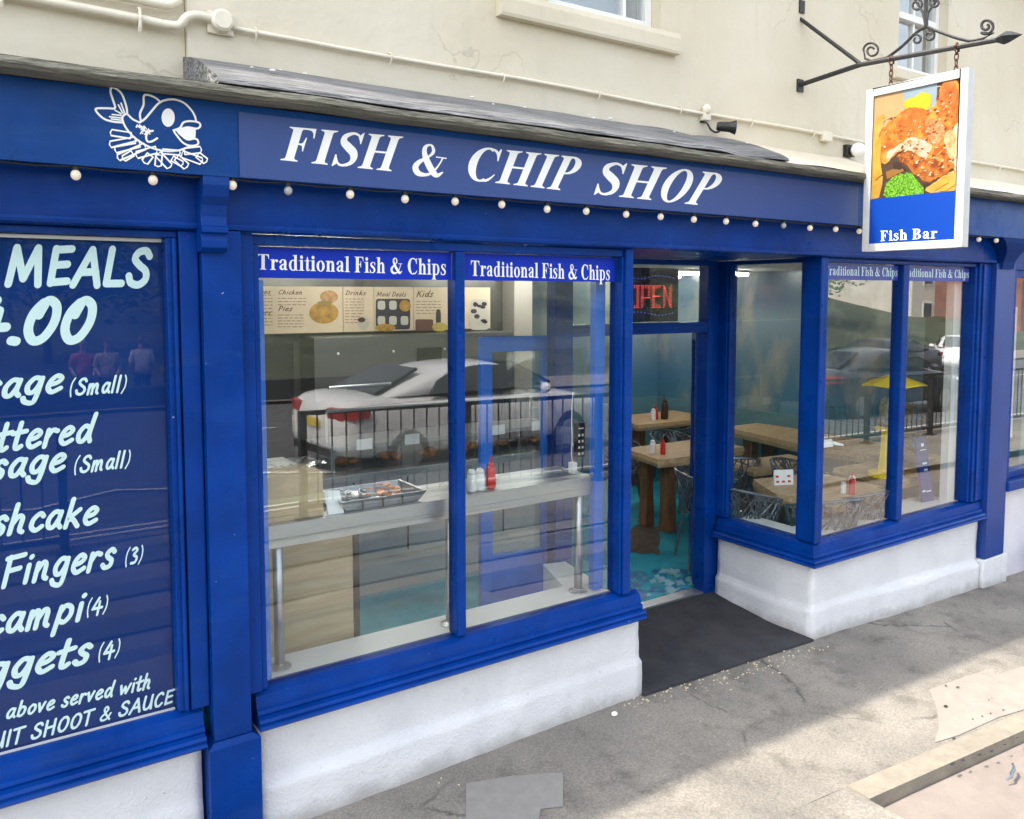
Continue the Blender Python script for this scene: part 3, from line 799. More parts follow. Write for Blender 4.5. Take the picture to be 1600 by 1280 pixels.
profile_x([(-.22, 2.946), (.309, 3.0), (.309, 3.05), (.15, 3.02)], -6, -2.28, 'mortar_fillet', ledge_mat(), SHOP, n=40, wob=.008, seed=5)

# fascia with its soffit, sign panel, lettering and emblem
YF = -.15
fas = profile_x([(YF, 2.632), (YF, 2.898), (.2, 2.898), (.2, 2.70), (-.02, 2.66), (-.02, 2.632)], -6, 3.86, 'fascia', FASC, SHOP)
pn = MB()
P = [(372, 176), (1342, 288), (1342, 353), (372, 266)]
a = onY(372, 176, YF).x; b_ = onY(1341, 288, YF).x
pn.box(a, YF-.005, 2.634, b_, YF-.0005, 2.871)
panel = pn.build('sign_panel', FPAN, SHOP)
ylet = YF-.0052
t = MB()
for s, bl, br, tl, tr in (('FISH', (437, 250), (613, 268), (452, 198), (632, 214)), ('&', (640, 272), (694, 278), (650, 222), (704, 230)),
                          ('CHIP', (722, 280), (890, 299), (737, 229), (916, 247)), ('SHOP', (925, 303), (1104, 322), (941, 252), (1136, 272))):
    t_ = [onY(*p, ylet) for p in (bl, br, tl, tr)]
    sh = .0
    text(t, s, SER, t_, (0, -1, 0), shear=sh, track=.03)
t.build('lettering', WHITE, panel, fix=False)
# the shop's line-drawn fish on a heap of chips
em = MB(); kk = [0]


def eml(pts, w=.0068, sm=True, dx=130, dy=120, sc=.1375, close=False, n=6):
    q = [onY(dx+x*sc, dy+y*sc, YF-.002) for x, y in pts]
    if close: q.append(q[0])
    for p in stroke2([(v.x, v.z) for v in q], w, smooth=sm, n=n):
        kk[0] += 1; em.poly([(x, YF-.0008-.000006*kk[0], z) for x, z in p])


def emf(pts, lift=0.0):
    q = [onY(130+x*.1375, 120+y*.1375, YF-.002) for x, y in pts]; kk[0] += 1
    em.poly([(v.x, YF-.0008-lift-.000006*kk[0], v.z) for v in q])


eml([(640, 520), (700, 480), (770, 400), (860, 300), (950, 262), (1050, 260), (1150, 300), (1230, 380), (1270, 450), (1285, 510)])
eml([(640, 520), (560, 480), (500, 425), (460, 440), (445, 480), (480, 570), (560, 670), (680, 760), (800, 815), (940, 845), (1080, 838), (1180, 805), (1230, 785)])
eml([(500, 425), (490, 340), (440, 200), (370, 135), (320, 125), (312, 180), (340, 270), (360, 355), (270, 358), (150, 362), (160, 410), (240, 480), (340, 510), (440, 520)])
for a, b2 in (((470, 410), (430, 300)), ((450, 415), (400, 320)), ((430, 420), (360, 380)), ((430, 440), (330, 430)), ((430, 470), (300, 455)), ((440, 495), (320, 480))): eml([a, b2], .005, False)
eml([(655, 500), (645, 420), (685, 320), (690, 220), (740, 208), (820, 240), (880, 290)])
emf([(965+75*math.cos(k*.2618), 465+105*math.sin(k*.2618)) for k in range(24)])
eml([(1025, 610), (1100, 580), (1140, 520), (1220, 505), (1310, 520), (1330, 560), (1290, 590), (1180, 575), (1090, 605), (1030, 612), (1080, 690), (1140, 755), (1220, 785), (1300, 770), (1300, 720), (1260, 705), (1190, 715), (1140, 690)])
emf([(1050, 605), (1160, 580), (1280, 590), (1275, 690), (1200, 712), (1130, 690), (1080, 650)])
eml([(790, 615), (740, 630), (715, 680), (730, 735), (780, 735), (840, 700)])
rr = random.Random(2)
for i in range(16):
    cx, cy = 610+rr.uniform(0, 140), 560+rr.uniform(0, 90)
    eml([(cx-14, cy+8), (cx, cy-14), (cx+14, cy+8)], .004, False)


def chip(a, b, w):
    a, b = Vector(a), Vector(b); d = (b-a).normalized(); nrm = Vector((-d.y, d.x))*w
    eml([a+nrm, b+nrm, b+d*12, b-nrm, a-nrm], .0046, False, close=True)


for a, b2, w in (((540, 670), (320, 635), 34), ((590, 720), (310, 770), 36), ((640, 760), (370, 830), 38), ((700, 790), (400, 920), 36), ((560, 870), (460, 930), 34), ((830, 830), (610, 890), 40),
                 ((760, 890), (700, 970), 40), ((860, 890), (850, 1010), 36), ((850, 880), (980, 1020), 38), ((900, 850), (1090, 865), 26), ((1060, 920), (1170, 1020), 40), ((1010, 930), (1120, 990), 30),
                 ((1120, 880), (1340, 960), 38), ((1150, 850), (1330, 830), 36), ((1300, 890), (1390, 960), 34)): chip(a, b2, w)
em.build('emblem', WHITE, fas, fix=False)

# frieze below the fascia with its bead
profile_x([(-.03, 2.47), (-.03, 2.632), (.2, 2.632), (.2, 2.44), (-.02, 2.44), (-.055, 2.447), (-.06, 2.458), (-.055, 2.468)], -6, 3.60, 'frieze', BLUE, SHOP)
m = MB(); m.loft([[(3.601+.07*math.sin(q), -.03, 2.535+.095*math.cos(q)) for q in [i*math.pi/8 for i in range(9)]], [(3.601+.07*math.sin(q), .19, 2.535+.095*math.cos(q)) for q in [i*math.pi/8 for i in range(9)]]])
m.build('frieze_end', BLUE, SHOP)

# ---- stall risers: rough plaster with a worn plinth
def riser(name, pts, ztop, parent=SHOP, plinth=True, seed=0, z0=-.35):
    """pts: plan polyline; outward is to the right-hand side of travel (towards -y when going +x)"""
    m = MB(); seg = []
    P = [Vector((a, b)) for a, b in pts]; nz = 26; rings = []
    dist = 0
    stations = []
    for i in range(len(P)-1):
        L = (P[i+1]-P[i]).length; n = max(2, int(L/.035))
        for k in range(n+(1 if i == len(P)-2 else 0)):
            t = k/n; p = P[i].lerp(P[i+1], t); d = (P[i+1]-P[i]).normalized(); nv = Vector((d.y, -d.x))
            if k == 0 and i > 0:
                d0 = (P[i]-P[i-1]).normalized(); nv = (Vector((d0.y, -d0.x))+nv); nv = nv/ (nv.length**2/2) if nv.length > .1 else nv
            stations.append((p, nv, dist+L*t))
        dist += L
    zs = [z0]+[-.16+(ztop+.16)*k/nz for k in range(nz+1)]
    for p, nv, s in stations:
        ring = []
        fade = .55+.45*max(-1, min(1, 2.2*noise.noise(Vector((s*.8, seed, 3.3)))+.35))
        zc = .205+.03*noise.noise(Vector((s*1.1, seed, 1)))+gz(p.x)
        for z in zs:
            q = max(0, min(1, (zc-z)/.035+.5)) if plinth else 0
            off = .034*fade*q*q*(3-2*q)
            off += .006*noise.noise(Vector((s*5, z*5, seed)))+.003*noise.noise(Vector((s*14, z*14, seed)))
            w = p+nv*off; ring.append((w.x, w.y, z))
        rings.append(ring)
    n = len(rings[0]); i0 = len(m.v)
    for r in rings: m.v += [Vector(q) for q in r]
    for a in range(len(rings)-1):
        for k in range(n-1): m.f.append((i0+a*n+k, i0+(a+1)*n+k, i0+(a+1)*n+k+1, i0+a*n+k+1))
    # top cap and back
    back = [Vector((p.x-nv.x*.16, p.y-nv.y*.16, 0)) for p, nv, s in stations]
    j0 = len(m.v)
    for b in back: m.v += [Vector((b.x, b.y, ztop)), Vector((b.x, b.y, z0))]
    for a in range(len(back)-1):
        m.f.append((i0+a*n+n-1, i0+(a+1)*n+n-1, j0+2*(a+1), j0+2*a)); m.f.append((j0+2*a, j0+2*a+2, j0+2*a+3, j0+2*a+1))
    for a in (0, len(back)-1):
        m.f.append(tuple([i0+a*n+k for k in range(n)]+[j0+2*a, j0+2*a+1]))
    return m.build(name, RISER, parent, smooth=True)


riser('stall_riser', [(-6, 0), (-2.325, 0)], .452, seed=1)
riser('stall_riser', [(-2.105, 0), (-.015, 0), (-.015, .55)], .452, seed=2)
riser('stall_riser', [(1.50, .80), (1.50, 0), (3.58, 0)], .452, seed=6)
m = MB(); m.box(3.585, -.06, -.3, 3.96, .1, .115); m.build('pilaster_base', RISER, SHOP, bevel=.008)

# ---- moulded sills and bottom rails, run along a plan polyline
SILLP = [(.08, .595), (.02, .592), (-.012, .578), (-.02, .545), (-.022, .528), (-.034, .524), (-.038, .510), (-.034, .500), (-.058, .496), (-.066, .486), (-.062, .474), (-.070, .470), (-.074, .462), (-.066, .4535), (.08, .4535)]


def run_profile(name, pts, prof, mat, parent):
    P = [Vector((a, b)) for a, b in pts]; m = MB(); rings = []
    for i, p in enumerate(P):
        d1 = (P[i]-P[i-1]).normalized() if i else (P[1]-P[0]).normalized(); d2 = (P[i+1]-P[i]).normalized() if i < len(P)-1 else d1
        n1, n2 = Vector((d1.y, -d1.x)), Vector((d2.y, -d2.x)); nv = n1+n2; nv = nv*(2/nv.length**2)
        rings.append([(p.x-nv.x*y, p.y-nv.y*y, z) for y, z in prof])
    m.loft(rings); return m.build(name, mat, parent)


run_profile('sill', [(-6, 0), (-2.318, 0)], SILLP, BLUE, SHOP)
run_profile('sill', [(-2.112, 0), (-.02, 0)], SILLP, BLUE, SHOP)
run_profile('sill', [(1.50, .80), (1.50, 0), (3.575, 0)], SILLP, BLUE, SHOP)

# ---- pilasters and corbels
def pilaster(x0, x1, zb, mat=BLUE, zt=2.442):
    p = MB(); p.box(x0, -.055, zb+.002, x1, .1, zt)
    o = p.build('pilaster', mat, SHOP, bevel=.004)
    return o


pilaster(-2.288, -2.142, .46)
m = MB(); m.loft([[(-2.312, -.075, -.1), (-2.112, -.075, -.1), (-2.112, .1, -.1), (-2.312, .1, -.1)], [(-2.312, -.075, .44), (-2.112, -.075, .44), (-2.112, .1, .44), (-2.312, .1, .44)],
                  [(-2.29, -.057, .46), (-2.14, -.057, .46), (-2.14, .1, .46), (-2.29, .1, .46)]])
m.build('pilaster_plinth', BLUE, SHOP, bevel=.003)
pilaster(3.61, 3.90, .118, mat=M('deep blue pilaster paint', (.006, .04, .22), .4, var=.1, vs=4))


def corbel(x0, x1):
    prof = [(-.031, 2.632), (-.148, 2.632), (-.15, 2.60), (-.135, 2.56), (-.11, 2.53), (-.098, 2.49), (-.104, 2.455), (-.12, 2.45), (-.12, 2.43), (-.10, 2.425), (-.108, 2.40), (-.108, 2.375), (-.085, 2.36), (-.031, 2.36)]
    m = MB(); m.loft([[(x0, y, z) for y, z in prof], [(x1, y, z) for y, z in prof]]); m.build('corbel', BLUE, SHOP, bevel=.003)


corbel(-2.30, -2.205)
m = MB()                                         # flared corbel above the right-hand pilaster
rings = []
for z, hw, yf in ((2.40, .09, -.07), (2.46, .09, -.08), (2.50, .10, -.10), (2.55, .14, -.125), (2.60, .21, -.145), (2.631, .26, -.148)):
    rings.append([(3.75-hw, yf, z), (3.75+hw, yf, z), (3.75+hw, -.031, z), (3.75-hw, -.031, z)])
m.loft(rings); m.build('corbel', NAVY, SHOP)

# ============================================================ SHOP WINDOWS
YG = .045


def pane(x0, x1, z0, z1, parent, y=YG, mat=None):
    return B('glass_pane', mat or GLASS, parent, (x0, y, z0, x1, y+.006, z1))


def frame(boxes, name='window_frame', bevel=.006, mat=BLUE):
    return B(name, mat, SHOP, *boxes, bevel=bevel)


BEAD = M('putty grey bead', (.50, .52, .52), .6)
# menu window on the left
fL = frame([(-2.362, -.02, .597, -2.292, .10, 2.439), (-6, .0, 2.412, -2.362, .10, 2.438)])
B('moulding', BLUE, fL, (-2.405, -.006, .597, -2.363, .09, 2.411), (-2.386, -.026, .60, -2.372, -.007, 2.41), bevel=.005)
pane(-5.9, -2.405, .594, 2.408, fL, mat=GLASS1)
B('seal_bead', BEAD, fL, (-5.9, .036, 2.396, -2.41, .0445, 2.408), (-5.9, .036, .5925, -2.41, .0445, .599))
vin = B('menu_vinyl', NAVY, fL, (-5.9, .0545, .60, -2.406, .058, 2.40))
t = MB(); yv = .0543
LT = (0, -1, 0)
text(t, 'MEALS', BRUB, pquad((8, 444), (234, 447), 59, 58, yv), LT, shear=.12, track=.02)
text(t, '4.00', BRUB, pquad((-52, 538), (145, 534), 72, 68, yv), LT, shear=.16, track=.0)
for s, bl, br, h0, h1 in (
        ('sage', (-30, 626), (97, 612), 45, 42), ('(Small)', (107, 618), (196, 612), 26, 25),
        ('ttered', (-8, 706), (144, 690), 45, 42), ('sage', (-18, 751), (101, 735), 45, 42), ('(Small)', (114, 740), (202, 729), 26, 25),
        ('shcake', (-16, 838), (152, 818), 45, 42), ('Fingers', (0, 918), (178, 885), 46, 44), ('(3)', (194, 884), (222, 878), 26, 25),
        ('campi', (-22, 995), (130, 968), 46, 44), ('(4)', (134, 963), (167, 956), 26, 25),
        ('ggets', (-26, 1072), (140, 1034), 47, 44), ('(4)', (152, 1033), (186, 1024), 26, 25),
        ('above served with', (8, 1124), (236, 1075), 23, 23), ('UIT SHOOT & SAUCE', (-14, 1172), (270, 1098), 24, 21)):
    text(t, s, BRUM, pquad(bl, br, h0, h1, yv), LT, shear=.18, track=.03)
t.build('lettering', PALE, vin, fix=False)

# long window with the mullion
f1 = frame([(-2.14, -.02, .597, -2.085, .10, 2.439), (-.15, -.02, .597, -.098, .11, 2.439), (-2.085, .0, 2.398, -.151, .10, 2.438)])
B('moulding', BLUE, f1, (-2.084, -.006, .597, -2.06, .09, 2.397), (-.165, -.006, .597, -.151, .09, 2.397), bevel=.005)
B('mullion', BLUE, f1, (-1.16, .0, .596, -1.112, .085, 2.397), bevel=.008)
pane(-2.06, -1.16, .594, 2.397, f1, mat=GLASS3); pane(-1.112, -.165, .594, 2.397, f1, mat=GLASS3)


def window_band(parent, x0, x1, z0, z1, s, tx0, tx1, px, y=.0415, mat=VINB):
    vb = B('window_vinyl', mat, parent, (x0, y, z0, x1, y+.003, z1))
    tt = MB(); text(tt, s, SER, px, LT, track=.02); tt.build('lettering', WHITE if mat is VINB else PALE, vb, fix=False)


yb = .0412
window_band(f1, -2.058, -1.162, 2.268, 2.394, 'Traditional Fish & Chips', 0, 0, [onY(*p, yb) for p in ((401, 421), (697, 430), (401, 397), (697, 405))])
window_band(f1, -1.11, -.174, 2.268, 2.394, 'Traditional Fish & Chips', 0, 0, [onY(*p, yb) for p in ((735, 431), (953, 438), (735, 407), (953, 415))])
B('bright_trim', BLUE_IN, f1, (-2.058, .07, .60, -2.02, .12, 2.26), (-.24, .115, .60, -.175, .16, 2.39))
B('inner_sill', WHITEP, f1, (-2.06, .0815, .55, -.15, .29, .589))

# bay window right of the door
fB = frame([(1.49, -.02, .597, 1.56, .115, 2.439), (3.43, -.02, .597, 3.604, .10, 2.439), (1.56, .0, 2.410, 3.43, .10, 2.438), (1.50, .115, 2.410, 1.58, .75, 2.438), (1.492, .75, .597, 1.60, .8235, 2.439)])
B('moulding', BLUE, fB, (3.395, -.006, .597, 3.429, .09, 2.409), (3.47, -.032, .60, 3.50, -.021, 2.43), (1.561, -.004, .597, 1.585, .09, 2.409), (1.47, -.034, .60, 1.50, -.021, 2.43), bevel=.005)
B('mullion', BLUE, fB, (2.44, .0, .596, 2.515, .085, 2.409), bevel=.008)
pane(1.585, 2.44, .594, 2.409, fB); pane(2.515, 3.395, .594, 2.409, fB)
B('glass_pane', GLASS, fB, (1.525, .116, .594, 1.531, .749, 2.409))
B('moulding', BLUE, fB, (1.505, .116, .597, 1.555, .14, 2.409), (1.505, .733, .597, 1.555, .749, 2.409), bevel=.004)
B('inner_sill', WHITEP, fB, (1.56, .0815, .55, 3.42, .34, .589), (1.556, .35, .55, 1.74, .70, .589))
B('white_reveal', WHITEP, fB, (3.30, .10, .59, 3.50, .16, 2.42))
VINP = M('faded window vinyl', (.02, .05, .34), .3, col2=(.05, .06, .30), vs=9)
window_band(fB, 1.588, 2.438, 2.30, 2.405, 'Traditional Fish & Chips', 0, 0, [(1.603, yb, 2.328), (2.428, yb, 2.328), (1.603, yb, 2.388), (2.428, yb, 2.388)], mat=VINP)
window_band(fB, 2.518, 3.39, 2.30, 2.405, 'raditional Fish & Chips', 0, 0, [(2.525, yb, 2.328), (3.384, yb, 2.328), (2.525, yb, 2.388), (3.384, yb, 2.388)], mat=VINP)

# doorway: jambs, transom, fanlight, door leaves
dj = B('door_frame', BLUE, SHOP, (.03, .80, .03, .15, .92, 2.44), (1.385, .825, .0, 1.60, .92, 2.44), (.15, .83, 1.935, 1.385, .91, 2.01), (.15, .83, 2.405, 1.385, .91, 2.44), bevel=.006)
B('glass_pane', GLASS, dj, (.15, .868, 2.01, 1.385, .874, 2.405))
B('moulding', BLUE, dj, (.15, .818, 1.965, 1.385, .8295, 1.985), bevel=.003)
B('threshold', STEEL, dj, (.15, .83, .031, 1.385, .93, .048))
# glazed screen beside the door, seen through the long window
B('side_screen', BLUE, dj, (-.105, .111, .575, -.03, .16, 2.44), (-.06, .16, 2.30, .03, .80, 2.44), (-.05, .72, .5, .02, .80, 2.3), bevel=.005)
B('glass_pane', GLASS, dj, (-.045, .165, .585, -.039, .715, 2.30))
m = MB(); m.hexa([(-.33, .20, .04), (-.10, .20, .04), (-.015, .66, .04), (-.16, .69, .04), (-.33, .20, .575), (-.10, .20, .575), (-.015, .66, .575), (-.16, .69, .575)])
m.build('inside_riser', WHITEP, SHOP, bevel=.004)


def leaf(name, hinge, d, w, lbl):
    """glazed door leaf from its hinge in direction d (plan), seen open"""
    h = Vector((hinge[0], hinge[1], 0)); d = Vector((d[0], d[1], 0)).normalized(); nv = Vector((-d.y, d.x, 0))*.022

    def bx(mb, a, b, z0, z1, k=1.0):
        p = [h+d*a-nv*k, h+d*b-nv*k, h+d*b+nv*k, h+d*a+nv*k]
        mb.hexa([(q.x, q.y, z0) for q in p]+[(q.x, q.y, z1) for q in p])
    m = MB(); bx(m, 0, .075, .065, 1.95); bx(m, w-.075, w, .065, 1.95); bx(m, .075, w-.075, .065, .62); bx(m, .075, w-.075, 1.86, 1.95)
    o = m.build('door', BLUE_IN if lbl else BLUE, SHOP, bevel=.004)
    g = MB(); bx(g, .075, w-.075, .62, 1.86, .12); g.build('glass_pane', GLASS, o)
    k = MB(); c = h+d*(w-.05); k.tube([c-nv*1.0+Vector((0, 0, .95)), c-nv*2.6+Vector((0, 0, .95)), c-nv*2.6+Vector((0, 0, 1.12)), c-nv*1.0+Vector((0, 0, 1.12))], .009); k.build('handle', STEEL, o)
    return o


leaf('door', (.02, .845), (-1, .12), .50, True)
leaf('door', (1.405, .925), (1.0, 1.06), .62, False)

# blue soffit over the doorway recess
B('doorway_soffit', BLUE, SHOP, (-.02, .10, 2.441, 1.49, .93, 2.46))

# ============================================================ INSIDE THE SHOP
TEAL = M('sea blue vinyl floor', (.008, .25, .36), .25, col2=(.045, .45, .57), vs=1.8, det=7)
B('shop_floor', TEAL, SHOP, (-6, .1, -.2, -.02, 7, .04), (-.02, .961, -.2, 1.49, 7, .041), (1.49, .1, -.2, 4.75, 7, .04))
CEIL = M('white ceiling', (.74, .74, .72), .8)
B('shop_ceiling', CEIL, SHOP, (-6, .101, 2.462, 8, 7, 2.5))
B('party_wall', M('kitchen wall paint', (.42, .42, .40), .7), SHOP, (-6.2, .2, -.2, -6.0, 7, 2.46))


def mural_mat():
    m = bpy.data.materials.new('underwater wall mural'); m.use_nodes = True
    n = m.node_tree.nodes; l = m.node_tree.links; b = n['Principled BSDF']; b.inputs['Roughness'].default_value = .35
    tc = n.new('ShaderNodeTexCoord'); sp = n.new('ShaderNodeSeparateXYZ'); l.new(tc.outputs['Object'], sp.inputs[0])
    r = n.new('ShaderNodeValToRGB'); e = r.color_ramp.elements
    e[0].position = .0; e[0].color = (.08, .22, .29, 1); e[1].position = 1.0; e[1].color = (.16, .20, .24, 1)
    for p, c in ((.25, (.07, .20, .32)), (.5, (.17, .25, .32)), (.68, (.24, .31, .35)), (.8, (.10, .16, .24))):
        q = e.new(p); q.color = (*c, 1)
    mr = n.new('ShaderNodeMapRange'); mr.inputs[1].default_value = .7; mr.inputs[2].default_value = 2.5; l.new(sp.outputs[2], mr.inputs[0]); l.new(mr.outputs[0], r.inputs[0])
    mp = n.new('ShaderNodeMapping'); mp.inputs['Scale'].default_value = (1.5, 1.5, .75); l.new(tc.outputs['Object'], mp.inputs[0])
    t = n.new('ShaderNodeTexNoise'); t.inputs['Scale'].default_value = 1.7; t.inputs['Detail'].default_value = 6; l.new(mp.outputs[0], t.inputs[0])
    q = n.new('ShaderNodeValToRGB'); q.color_ramp.elements[0].position = .50; q.color_ramp.elements[1].position = .70; q.color_ramp.elements[0].color = (0, 0, 0, 1); q.color_ramp.elements[1].color = (.85, .85, .85, 1)
    l.new(t.outputs['Fac'], q.inputs[0])
    mx = n.new('ShaderNodeMix'); mx.data_type = 'RGBA'; l.new(q.outputs[0], mx.inputs[0]); l.new(r.outputs[0], mx.inputs[6]); mx.inputs[7].default_value = (.42, .40, .32, 1)
    t2 = n.new('ShaderNodeTexNoise'); t2.inputs['Scale'].default_value = 1.3; t2.inputs['Detail'].default_value = 5; l.new(tc.outputs['Object'], t2.inputs[0])
    q2 = n.new('ShaderNodeValToRGB'); q2.color_ramp.elements[0].position = .56; q2.color_ramp.elements[1].position = .64; q2.color_ramp.elements[0].color = (0, 0, 0, 1); q2.color_ramp.elements[1].color = (.8, .8, .8, 1)
    l.new(t2.outputs['Fac'], q2.inputs[0])
    m2 = n.new('ShaderNodeMix'); m2.data_type = 'RGBA'; l.new(q2.outputs[0], m2.inputs[0]); l.new(mx.outputs[2], m2.inputs[6]); m2.inputs[7].default_value = (.012, .05, .085, 1)
    l.new(m2.outputs[2], b.inputs['Base Color'])
    return m


MUR = mural_mat()
DADO = M('pale teal dado', (.13, .26, .30), .45)
B('mural_wall', MUR, SHOP, (4.45, .10, .9, 4.6, 4.7, 2.461), (1.62, 4.5, .9, 4.449, 4.65, 2.461))
B('dado', DADO, SHOP, (4.435, .10, .04, 4.6, 4.7, .9), (1.62, 4.485, .04, 4.434, 4.65, .9))
KW = M('dark kitchen steel wall', (.16, .155, .15), .4, 0.5, var=.25, vs=1.5)
B('kitchen_wall', KW, SHOP, (-6, 3.5, .04, 1.40, 3.6, 2.461))
B('kitchen_wall', M('grey column', (.45, .42, .38), .7), SHOP, (1.405, 3.3, .04, 1.615, 4.65, 2.461))
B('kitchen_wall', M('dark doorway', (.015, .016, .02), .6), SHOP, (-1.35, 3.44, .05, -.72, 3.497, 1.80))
# ceiling fittings that are lit
TUBE = M('lit fluorescent tube', (.9, .9, .9), .5, emit=(1.0, .97, .90), estr=12.0)


def ceil_light(x0, x1, y, label):
    t = thing('ceiling_light', label, 'ceiling light', (x0, y, 2.40), 'fluorescent ceiling lights')
    B('fitting', WHITEP, t, (x0, y-.05, 2.435, x1, y+.05, 2.4615), bevel=.005)
    m = MB(); m.tube([(x0+.03, y, 2.418), (x1-.03, y, 2.418)], .016, 10); m.build('tube', TUBE, t)
    return t


ceil_light(-.9, .15, 2.55, 'lit fluorescent tube above the cream menu boards, left one'); ceil_light(.8, 2.0, 2.9, 'lit fluorescent tube near the kitchen column behind the long window mullion')
ceil_light(3.0, 4.1, 2.75, 'lit fluorescent tube over the dining tables, nearer the bay window'); ceil_light(3.3, 4.35, 4.0, 'lit fluorescent tube over the dining tables, farther from the bay window')
ceil_light(-2.0, -.8, 1.3, 'lit fluorescent tube over the front of the counter area')

# ---- menu boards on the kitchen wall
YM = 3.40
MBC = M('cream menu board', (.74, .60, .43), .6, var=.08, vs=3)
INK = M('brown menu ink', (.10, .03, .02), .6); INK2 = M('faint menu ink', (.32, .22, .15), .6); INKR = M('red menu ink', (.45, .06, .04), .6)
DEAL = M('dark menu panel', (.045, .03, .05), .6)
GOLD = M('golden batter print', (.50, .27, .05), .6, var=.3, vs=20)


def mpx(px, py, dy=0.0): return onY(px, py, YM-.031-dy)


cuts = [(300, 398.5), (399.5, 535.5), (536.5, 584), (585, 645.5), (646.5, 700), (701, 766)]
labels = ['cream menu board cut off at the left window edge', 'cream menu board headed Chicken with a burger picture', 'narrow cream menu board headed Drinks', 'menu board with a dark meal deals panel', 'cream menu board headed Kids', 'cream menu board with a speckled cup, rightmost of the row']
boards = []
for (p0, p1), lb in zip(cuts, labels):
    x0, x1 = mpx(p0, 480).x, mpx(p1, 480).x
    z0, z1 = 1.885, 2.27
    t = thing('menu_board', lb, 'menu board', ((x0+x1)/2, YM, z0), 'menu boards over the counter')
    B('panel', MBC, t, (x0, YM-.03, z0, x1, YM+.04, z1)); boards.append(t)


def head(s, px, py, w, h, par, slope=.01):
    t = MB(); text(t, s, BRU, [mpx(px, py), mpx(px+w, py+w*slope), mpx(px, py-h), mpx(px+w, py+w*slope-h)], LT, shear=.25, track=.02); t.build('lettering', INK, par, fix=False)


def lines(par, px, py, w, n, gap, mat=INK2, seed=0):
    m = MB(); rg = random.Random(seed)
    for i in range(n):
        y = py+i*gap; x = px
        while x < px+w:
            q = rg.uniform(3, 9); a, b = mpx(x, y), mpx(min(x+q, px+w), y); m.poly([(a.x, a.y, a.z), (b.x, b.y, b.z), (b.x, b.y, b.z+.007), (a.x, a.y, a.z+.007)]); x += q+2
    m.build('small_print', mat, par, fix=False)['kind'] = 'stuff'


def blob(par, name, cx, cy, rx, ry, mat, dy=.002, n=20, sq=1.0):
    m = MB(); m.poly([mpx(cx+rx*math.copysign(abs(math.cos(k*2*math.pi/n))**sq, math.cos(k*2*math.pi/n)), cy-ry*math.copysign(abs(math.sin(k*2*math.pi/n))**sq, math.sin(k*2*math.pi/n)), dy) for k in range(n)]); return m.build(name, mat, par, fix=False)


head('Chicken', 434, 460, 38, 7, boards[1]); head('Pies', 434, 486, 22, 8, boards[1]); lines(boards[1], 434, 467, 44, 3, 5, seed=1); lines(boards[1], 434, 493, 40, 5, 4.6, seed=2); lines(boards[1], 404, 462, 22, 10, 5.2, seed=3)
head('ages', 400, 459, 22, 7, boards[1]); head('gers', 402, 492, 20, 7, boards[1])
blob(boards[1], 'burger_picture', 506, 489, 23, 17, GOLD); blob(boards[1], 'burger_picture', 514, 464, 14, 10, M('burger bun print', (.55, .30, .12), .6, var=.3, vs=25), .003)
blob(boards[1], 'lettuce', 508, 473, 12, 3, M('salad print', (.35, .25, .08), .6), .004)
head('Drinks', 539, 461, 32, 7, boards[2]); lines(boards[2], 539, 468, 30, 9, 4.6, seed=4)
blob(boards[2], 'cup_picture', 568, 505, 9, 11, M('cup print', (.55, .52, .45), .6)); blob(boards[2], 'cup_picture', 565, 500, 6, 4, INK, .004)
head('Meal Deals', 588, 463, 46, 7, boards[3]); blob(boards[3], 'deal_panel', 614, 491, 27, 24, DEAL, sq=.15)
for i in range(3):
    for j in range(2): blob(boards[3], 'deal_mark', 596+18*i, 477+24*j, 6, 7, M('pale print', (.6, .58, .52), .6), .004, sq=.5)
blob(boards[3], 'fish_picture', 602, 512, 16, 6, GOLD, .005); blob(boards[3], 'burger_picture', 633, 478, 9, 9, GOLD, .006)
head('Kids', 650, 464, 26, 10, boards[4]); lines(boards[4], 650, 472, 40, 5, 4.6, seed=6)
blob(boards[4], 'box_picture', 663, 508, 14, 9, M('brown box print', (.16, .06, .05), .6), sq=.2); blob(boards[4], 'bottle_picture', 685, 497, 4, 14, M('dark bottle print', (.05, .04, .03), .6), sq=.7); blob(boards[4], 'chips_picture', 687, 511, 12, 7, M('yellow chips print', (.55, .42, .08), .6), .004)
head('Sa', 702, 461, 13, 8, boards[5]); lines(boards[5], 703, 468, 12, 8, 5, seed=7)
blob(boards[5], 'cup_picture', 749, 492, 15, 24, M('cup print', (.55, .52, .45), .6), sq=.3)
rr = random.Random(4)
for i in range(9): blob(boards[5], 'pattern_spot', 749+rr.uniform(-10, 10), 490+rr.uniform(-18, 18), rr.uniform(3, 5), rr.uniform(2, 4), DEAL, .004)

# ============================================================ COUNTER, WINDOW SHELF AND WHAT STANDS ON THEM
ct = thing('serving_counter', 'long stainless steel serving counter with heated glass display', 'counter', (-.4, 2.3, .04))
CST = M('counter steel', (.34, .36, .37), .4, .75, var=.10, vs=2)
B('base', M('counter plinth', (.40, .40, .38), .6), ct, (-2.6, 2.16, .041, 1.22, 2.9, .30))
B('front_panel', CST, ct, (-2.6, 2.12, .302, 1.22, 2.88, .90), bevel=.005)
m = MB()
for i in range(9): m.box(-2.45+i*.42, 2.113, .33, -2.44+i*.42, 2.1195, .88)
m.build('panel_joints', BLACK, ct)['kind'] = 'stuff'
B('worktop', CST, ct, (-2.65, 2.06, .902, 1.27, 2.92, .95), bevel=.006)
B('display_shelf', CST, ct, (-.9, 2.2, 1.10, 1.1, 2.6, 1.13), (-.9, 2.2, .951, -.87, 2.6, 1.10), (1.07, 2.2, .951, 1.1, 2.6, 1.10))
B('glass_screen', CLEAR, ct, (-.9, 2.17, .955, 1.1, 2.176, 1.28))
